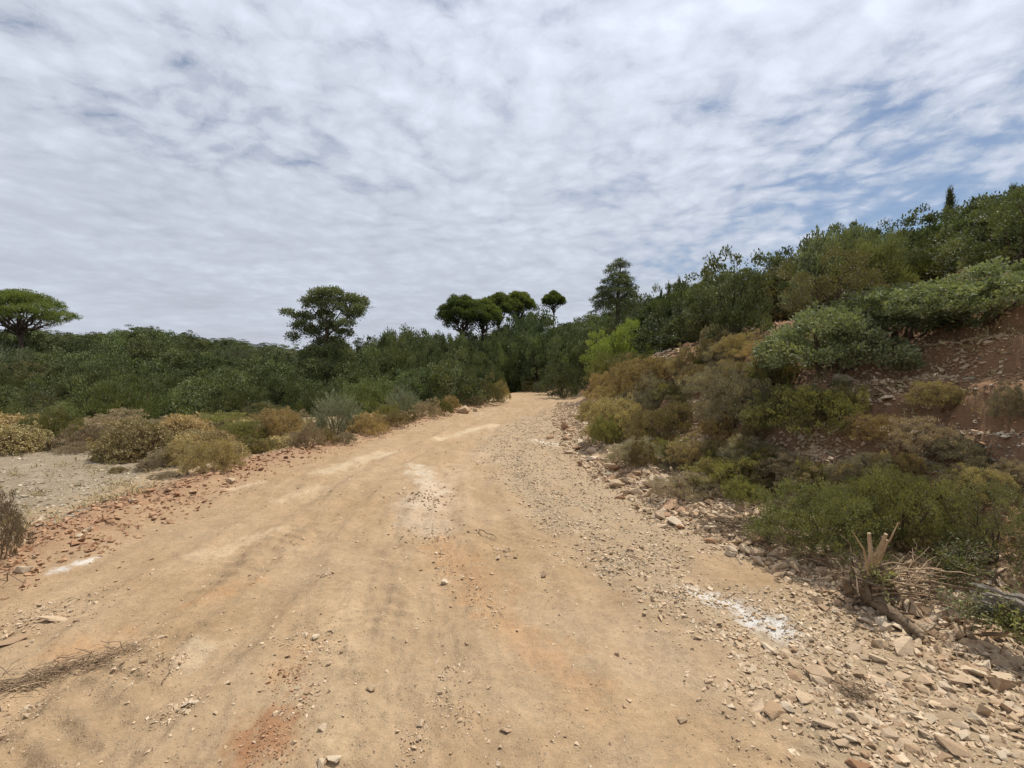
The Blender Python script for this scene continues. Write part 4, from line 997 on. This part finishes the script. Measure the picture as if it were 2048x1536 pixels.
def near_labels():
    d = {}
    for o, ds, u, v in NEARL:
        k = min(range(len(LM)), key=lambda i: (LM[i][0] - u) ** 2 + (LM[i][1] - v) ** 2); du, dv = u - LM[k][0], v - LM[k][1]
        w = ('right of' if du > 0 else 'left of') if abs(du) > abs(dv) else ('below' if dv > 0 else 'above')
        d.setdefault((ds, w, LM[k][2]), []).append((math.hypot(du, dv), o))
    for (ds, w, n), L in d.items():
        L.sort(key=lambda t: t[0])
        for i, (q, o) in enumerate(L): o['label'] = (ds + ' ' + w + ' ' + n) if len(L) == 1 else (['nearest', 'second nearest', 'third nearest', 'fourth nearest', 'fifth nearest', 'sixth nearest', 'seventh nearest', 'eighth nearest'][min(i, 7)] + ' ' + ds + ' ' + w + ' ' + n)
def many(n, f, med, lo, hi, mats, name, desc, where, seed, flat=(.3, .6)):
    r = np.random.default_rng(seed); L = []
    while len(L) < n:
        u, v = f(r); p = hit(u, v)
        w = np.clip(med * np.exp(r.normal(0, .35)), lo, hi)
        L.append((u, v, w, p))
    for i, (u, v, w, p) in enumerate(sorted(L, key=lambda q: q[2])):
        mt = mats[i % len(mats)]; lg = r.uniform(1.1, 1.9)
        z = int((v - 800) // 60)
        o = stone(p[0], p[1], w / F * p[1] / lg * 1.15, mt, 'x', name=name, flat=r.uniform(*flat), long_=lg, rz=-.5 + r.normal(0, .6), group=desc[mt] + 's ' + where, tilt=.2)
        NEARL.append((o, ('larger ' if w > med * 1.25 else '') + desc[mt], u, v))
dd = dict(stone='tan angular stone', pale='pale angular stone', red='reddish stone', grey='grey stone')
def slabf(r):
    while 1:
        u, v = r.uniform(1480, 2045), r.uniform(1290, 1530)
        if v > 1290 + (u - 1480) * .0 and (v - 1300) < (u - 1440) * .9: return u, v
many(112, slabf, 25, 13, 50, ['stone', 'stone', 'stone', 'pale', 'stone'], 'stone', dd, 'in the slab field at lower right', 701)
def ridgef(r):
    t = r.uniform(0, 1) ; u = np.interp(t, [0, .2, .45, .7, 1], [1140, 1200, 1310, 1440, 1560]) + r.normal(0, 12); v = np.interp(t, [0, .2, .45, .7, 1], [870, 925, 1000, 1070, 1115]) + r.normal(0, 17)
    return u, v
many(84, ridgef, 23, 12, 42, ['stone', 'stone', 'red', 'stone'], 'stone', dd, 'on the rubble ridge right of the road', 702, (.5, .8))
def edgef(r):
    t = r.uniform(0, 1); return 1570 + 440 * t + r.normal(0, 15), 1130 + 190 * t + r.normal(0, 18)
many(34, edgef, 21, 12, 36, ['stone', 'stone', 'red'], 'stone', dd, 'along the bank foot between ridge and log', 703, (.4, .7))
def leftf(r):
    t = r.uniform(0, 1); return 20 + 440 * t + r.normal(0, 14), 1120 - 165 * t + r.normal(0, 16)
many(44, leftf, 13, 9, 22, ['red', 'red', 'stone'], 'clod', dict(red='reddish clod', stone='tan clod'), 'on the soil ridge left of the road', 704, (.5, .8))
def scarf(r):
    while 1:
        u, v = r.uniform(1560, 2040), r.uniform(650, 960)
        if (u > 1700 and v < 800) or (1570 < u < 1720 and 880 < v < 940) or (u > 1820 and v > 870): return u, v
many(20, scarf, 13, 9, 26, ['stone', 'grey', 'red'], 'stone', dd, 'on the bare red parts of the cut bank', 705, (.35, .6))
near_labels()

# dry grass and litter where the banks meet the road
def dry_grass():
    r = np.random.default_rng(880); g = Geo(); X = []; Y = []
    for lo, hi, n in ((lambda y: Rx(y) + .35, lambda y: Rx(y) + 3.2, 900), (lambda y: Lx(y) - 4.5, lambda y: Lx(y) - .7, 700)):
        y = 2.6 * (22 / 2.6) ** r.random(n); x = lo(y) + (hi(y) - lo(y)) * r.random(n); k = r.random(n) < .25 + sm(-.2, .35, fbm(x, y, .7, 3, seed=881)); X.append(x[k]); Y.append(y[k])
    x = np.concatenate(X); y = np.concatenate(Y); k = 14; x = np.repeat(x, k) + r.normal(0, .035, len(x) * k); y = np.repeat(y, k) + r.normal(0, .035, len(y) * k)
    D = norm(r.normal(0, .55, (len(x), 3)) + [0, 0, .8]); D[:, 2] = np.abs(D[:, 2])
    leaves(g, np.stack([x, y, height(x, y) - .005], 1), D, r.uniform(.04, .15, len(x)) * (1 + y * .03), .07, 0, None, r, .25)
    tag(link('dry_grass', g.mesh('dry_grass', [M['straw']])), 'thin straw coloured dry grass along both road banks', 'grass', kind='stuff')
dry_grass()

# ------------------------------------------------------------------ uprooted stump, logs, twigs
def W3(u, v, Y): return at(u, Y, v)
def stump():
    rng = np.random.default_rng(400)
    b = hit(1740, 1212); dy = b[1] - 3.36; e = empty('uprooted_stump', b); B = np.array(b)
    def P(*q): return np.array([W3(u, v, y + dy) for u, v, y in q]) - B
    # root ball: knotted lump with soil
    V, T = hull(411, 60, 1.0, 1.0); bm = bmesh.new(); vs = [bm.verts.new(v) for v in V]; [bm.faces.new([vs[i] for i in t]) for t in T]
    bmesh.ops.subdivide_edges(bm, edges=bm.edges[:], cuts=2, use_grid_fill=True)
    c = P((1738, 1172, 3.4))[0]
    for v in bm.verts:
        q = v.co; n = float(fbm(np.array([q.x * 3 + q.z * 2]), np.array([q.y * 3 - q.z * 2]), .5, 4, .6, seed=412)[0])
        k = 1 + .8 * n; q = Vector((q.x * .30, q.y * .26, q.z * .32)) * k; v.co = q + Vector(c)
    me = bpy.data.meshes.new('root_ball'); bm.to_mesh(me); bm.free(); me.materials.append(M['soilclod']); link('root_ball', me, e)
    for i, q in enumerate((((1738, 1160, 3.35), (1742, 1110, 3.3), (1738, 1066, 3.3)), ((1742, 1150, 3.35), (1755, 1110, 3.3), (1772, 1068, 3.25)), ((1745, 1150, 3.4), (1758, 1120, 3.35), (1774, 1080, 3.35)),
                           ((1738, 1150, 3.3), (1728, 1100, 3.25), (1704, 1062, 3.2)), ((1748, 1112, 3.3), (1780, 1080, 3.25), (1796, 1046, 3.2)))):
        g = Geo(); tube(g, P(*q), [.017, .011] if i < 3 else [.008, .003], 7, wob=.08, rng=rng); link('branch', g.mesh('branch', [M['palewood']], True), e)
    for i in range(16):
        g = Geo(); v0 = 1136 + i * 4.5; u1 = rng.uniform(1840, 1990); v1 = 1122 + i * 5 + rng.uniform(-8, 10) + (u1 - 1800) * .16
        p = bend(P((1745, v0, 3.33 + rng.uniform(-.1, .1)))[0], P((u1, v1, 3.35 + rng.uniform(-.25, .25)))[0], 8, .012, rng, .05)
        tube(g, p, [.0075, .0025], 5, rng=rng)
        for k in range(2): tube(g, bend(p[4 + k], p[4 + k] + norm(p[-1] - p[0] + rng.normal(0, .25, 3)) * .22, 4, .03, rng), [.004, .0015], 4)
        link('thin_branch', g.mesh('thin_branch', [M['palewood' if i % 3 else 'twig']], True), e)
    for i in range(40):
        g = Geo(); a = c + rng.normal(0, .10, 3); d = norm(rng.normal(size=3) + [.5, -.5, -.5]) * rng.uniform(.15, .42); d[2] = max(d[2], -.12)
        tube(g, bend(a, a + d, 7, .10, rng), [.007, .002], 5, rng=rng); link('root', g.mesh('root', [M['root']], True), e)
    tag(e, 'uprooted stump with a knotted root ball and pale cut stems pointing up', 'stump')
    # fallen trunk
    g = Geo(); B2 = hit(1800, 1255)
    q = np.array([hit(1735, 1212), hit(1760, 1228), hit(1790, 1245), hit(1820, 1266), hit(1845, 1285)]); q[:, 2] += [.07, .06, .045, .04, .03]
    tube(g, q - B2, [.045, .042, .036, .028, .016], 9, wob=.12, rng=rng)
    o = link('fallen_trunk', g.mesh('fallen_trunk', [M['root']], True)); o.location = B2; tag(o, 'short brown fallen trunk running down from the root ball', 'log')
stump()
def grey_log():
    rng = np.random.default_rng(420); B = hit(1975, 1190); e = empty('weathered_log', B)
    y0 = hit(1975, 1240)[1] - .12; A = W3(1948, 1186, y0) - B; C = W3(2150, 1246, y0 - .35) - B
    for i in range(18):
        g = Geo(); o = np.array([0, rng.uniform(-.07, .05), -.0095 * i + .05]) + rng.normal(0, .006, 3)
        tube(g, bend(A + o + (C - A) * rng.uniform(0, .12), C + o * 1.1, 7, .012, rng), [.007, .013, .010], 5, wob=.35, rng=rng)
        link('split_strand', g.mesh('split_strand', [M['greywood']], False), e)
    tag(e, 'weathered grey split log at the right frame edge', 'log')
grey_log()
def leafy_branch(u0, v0, u1, v1, n, label, seed, mat='lentisk', Y=None):
    rng = np.random.default_rng(seed); a = hit(u0, v0); b = hit(u1, v1); e = empty('cut_branch', a); a[2] += .05; b[2] += .16; O = np.array(e.location)
    g = Geo(); p = bend(a - O, b - O, 7, .04, rng, .12); tube(g, p, [.012, .004], 5); 
    gl = Geo()
    for i in range(n):
        t = rng.uniform(.2, 1); q = p[0] + (p[-1] - p[0]) * t + [0, 0, .08]; d = norm(rng.normal(size=3) + norm(p[-1] - p[0]) * .8 + [0, 0, .15]); L = rng.uniform(.08, .2)
        s = bend(q, q + d * L, 4, .05, rng); tube(g, s, [.0035, .0012], 3)
        k = 26; P = q + d * L * rng.random((k, 1)) + rng.normal(0, .014, (k, 3)); leaves(gl, P, rng.normal(size=(k, 3)) + d, .022, .5, 0, None, rng)
    link('stem', g.mesh('stem', [M['twig']], True), e); link('foliage', gl.mesh('foliage', [M[mat]]), e); tag(e, label, 'branch')
leafy_branch(1865, 1165, 1925, 1215, 40, 'leafy cut branch lying left of the weathered log', 431)
leafy_branch(1900, 1255, 2030, 1315, 55, 'leafy cut branch lying below the weathered log', 432, 'broad')
leafy_branch(1965, 1285, 2085, 1345, 50, 'lowest leafy cut branch at the right frame edge', 433)
leafy_branch(1860, 1140, 1940, 1175, 34, 'small leafy cut branch behind the thin pale stems', 434, 'broad')
leafy_branch(1700, 1205, 1755, 1225, 14, 'small green sprig lying under the root ball', 435)
def twigs(name, pix, n, spread, ln, label, seed, mat='twig', r=.003, up=.05, cat='twigs'):
    rng = np.random.default_rng(seed); P = np.array([hit(*q) for q in pix]); B = P[0].copy(); e = empty(name, B); g = Geo(); d0 = norm((P[-1] - P[0]) * [1, 1, 0])
    for i in range(n):
        t = rng.uniform(0, len(P) - 1); k = min(int(t), len(P) - 2); c = P[k] + (P[k + 1] - P[k]) * (t - k) + rng.normal(0, spread, 3) * [1, 1, 0]; c[2] = H(c[0], c[1]) + abs(rng.normal(0, up)) + .004
        d = norm(d0 + rng.normal(0, .45, 3) * [1, 1, .45]); L = ln * rng.uniform(.4, 1.3)
        gg = g if i % 6 else Geo()
        tube(gg, bend(c - d * L / 2 - B, c + d * L / 2 - B, 5, .06, rng), [r * rng.uniform(.6, 1.6), r * .4], 4)
        if gg is not g: link('twig', gg.mesh('twig', [M['palewood' if i % 12 else mat]], True), e)
    o = link('twig_mass', g.mesh('twig_mass', [M[mat]], True), e); o['kind'] = 'stuff'
    tag(e, label, cat)
twigs('twig_heap', [(5, 1385), (60, 1368), (120, 1345), (190, 1325), (235, 1315)], 170, .05, .17, 'long heap of dry brown twigs at the left of the road', 441, 'twig', .0022, .018)
twigs('root_tangle', [(1425, 1060), (1470, 1050), (1510, 1075), (1545, 1095)], 170, .09, .30, 'tangle of dry roots and twigs on the rubble ridge', 442, 'root', .0035, .06)
twigs('dry_brush', [(1545, 1090), (1620, 1115), (1690, 1150)], 120, .07, .35, 'thin dry twigs lying below the fresh green shrub', 443, 'twig', .003, .05)
twigs('grass_root_tuft', [(1700, 1385), (1735, 1410)], 90, .035, .09, 'small brown tuft of dry roots in the slab field', 444, 'root', .0016, .018)
for i, (a, b, lab) in enumerate((((0, 1145), (55, 1178), 'dark bent twig at the left frame edge'), ((325, 1370), (345, 1335), 'thin curved twig right of the twig heap'), ((960, 1062), (992, 1080), 'thin dark twig lying on the smooth centre of the road'), ((1250, 1112), (1300, 1135), 'dark thin stick on the gravel above the smooth patch'),
                       ((1880, 1282), (1985, 1270), 'pale thin stick pointing left from the cut branches'), ((2005, 1325), (2048, 1362), 'pale broken root piece at the right frame edge'), ((590, 858), (640, 868), 'thin pale dead stick among the verge shrubs'), ((685, 862), (712, 876), 'reddish stick below the tall grey green shrub'), ((1560, 1095), (1580, 1060), 'thin bare twig standing before the fresh green shrub'))):
    rng = np.random.default_rng(460 + i); p = hit(*a); q = hit(*b); p[2] += .012; q[2] += .02; g = Geo(); r_ = .0022 * p[1] / 3
    pt = bend(p - p, q - p, 7, .05, rng, .04); tube(g, pt, [r_ * 2.2, r_], 5)
    tube(g, bend(pt[4], pt[4] + norm(pt[5] - pt[3] + rng.normal(0, .3, 3)) * np.linalg.norm(q - p) * .3, 4, .05, rng), [r_, r_ * .5], 4)
    o = link('stick', g.mesh('stick', [M['twig']], True)); o.location = p; tag(o, lab, 'stick')
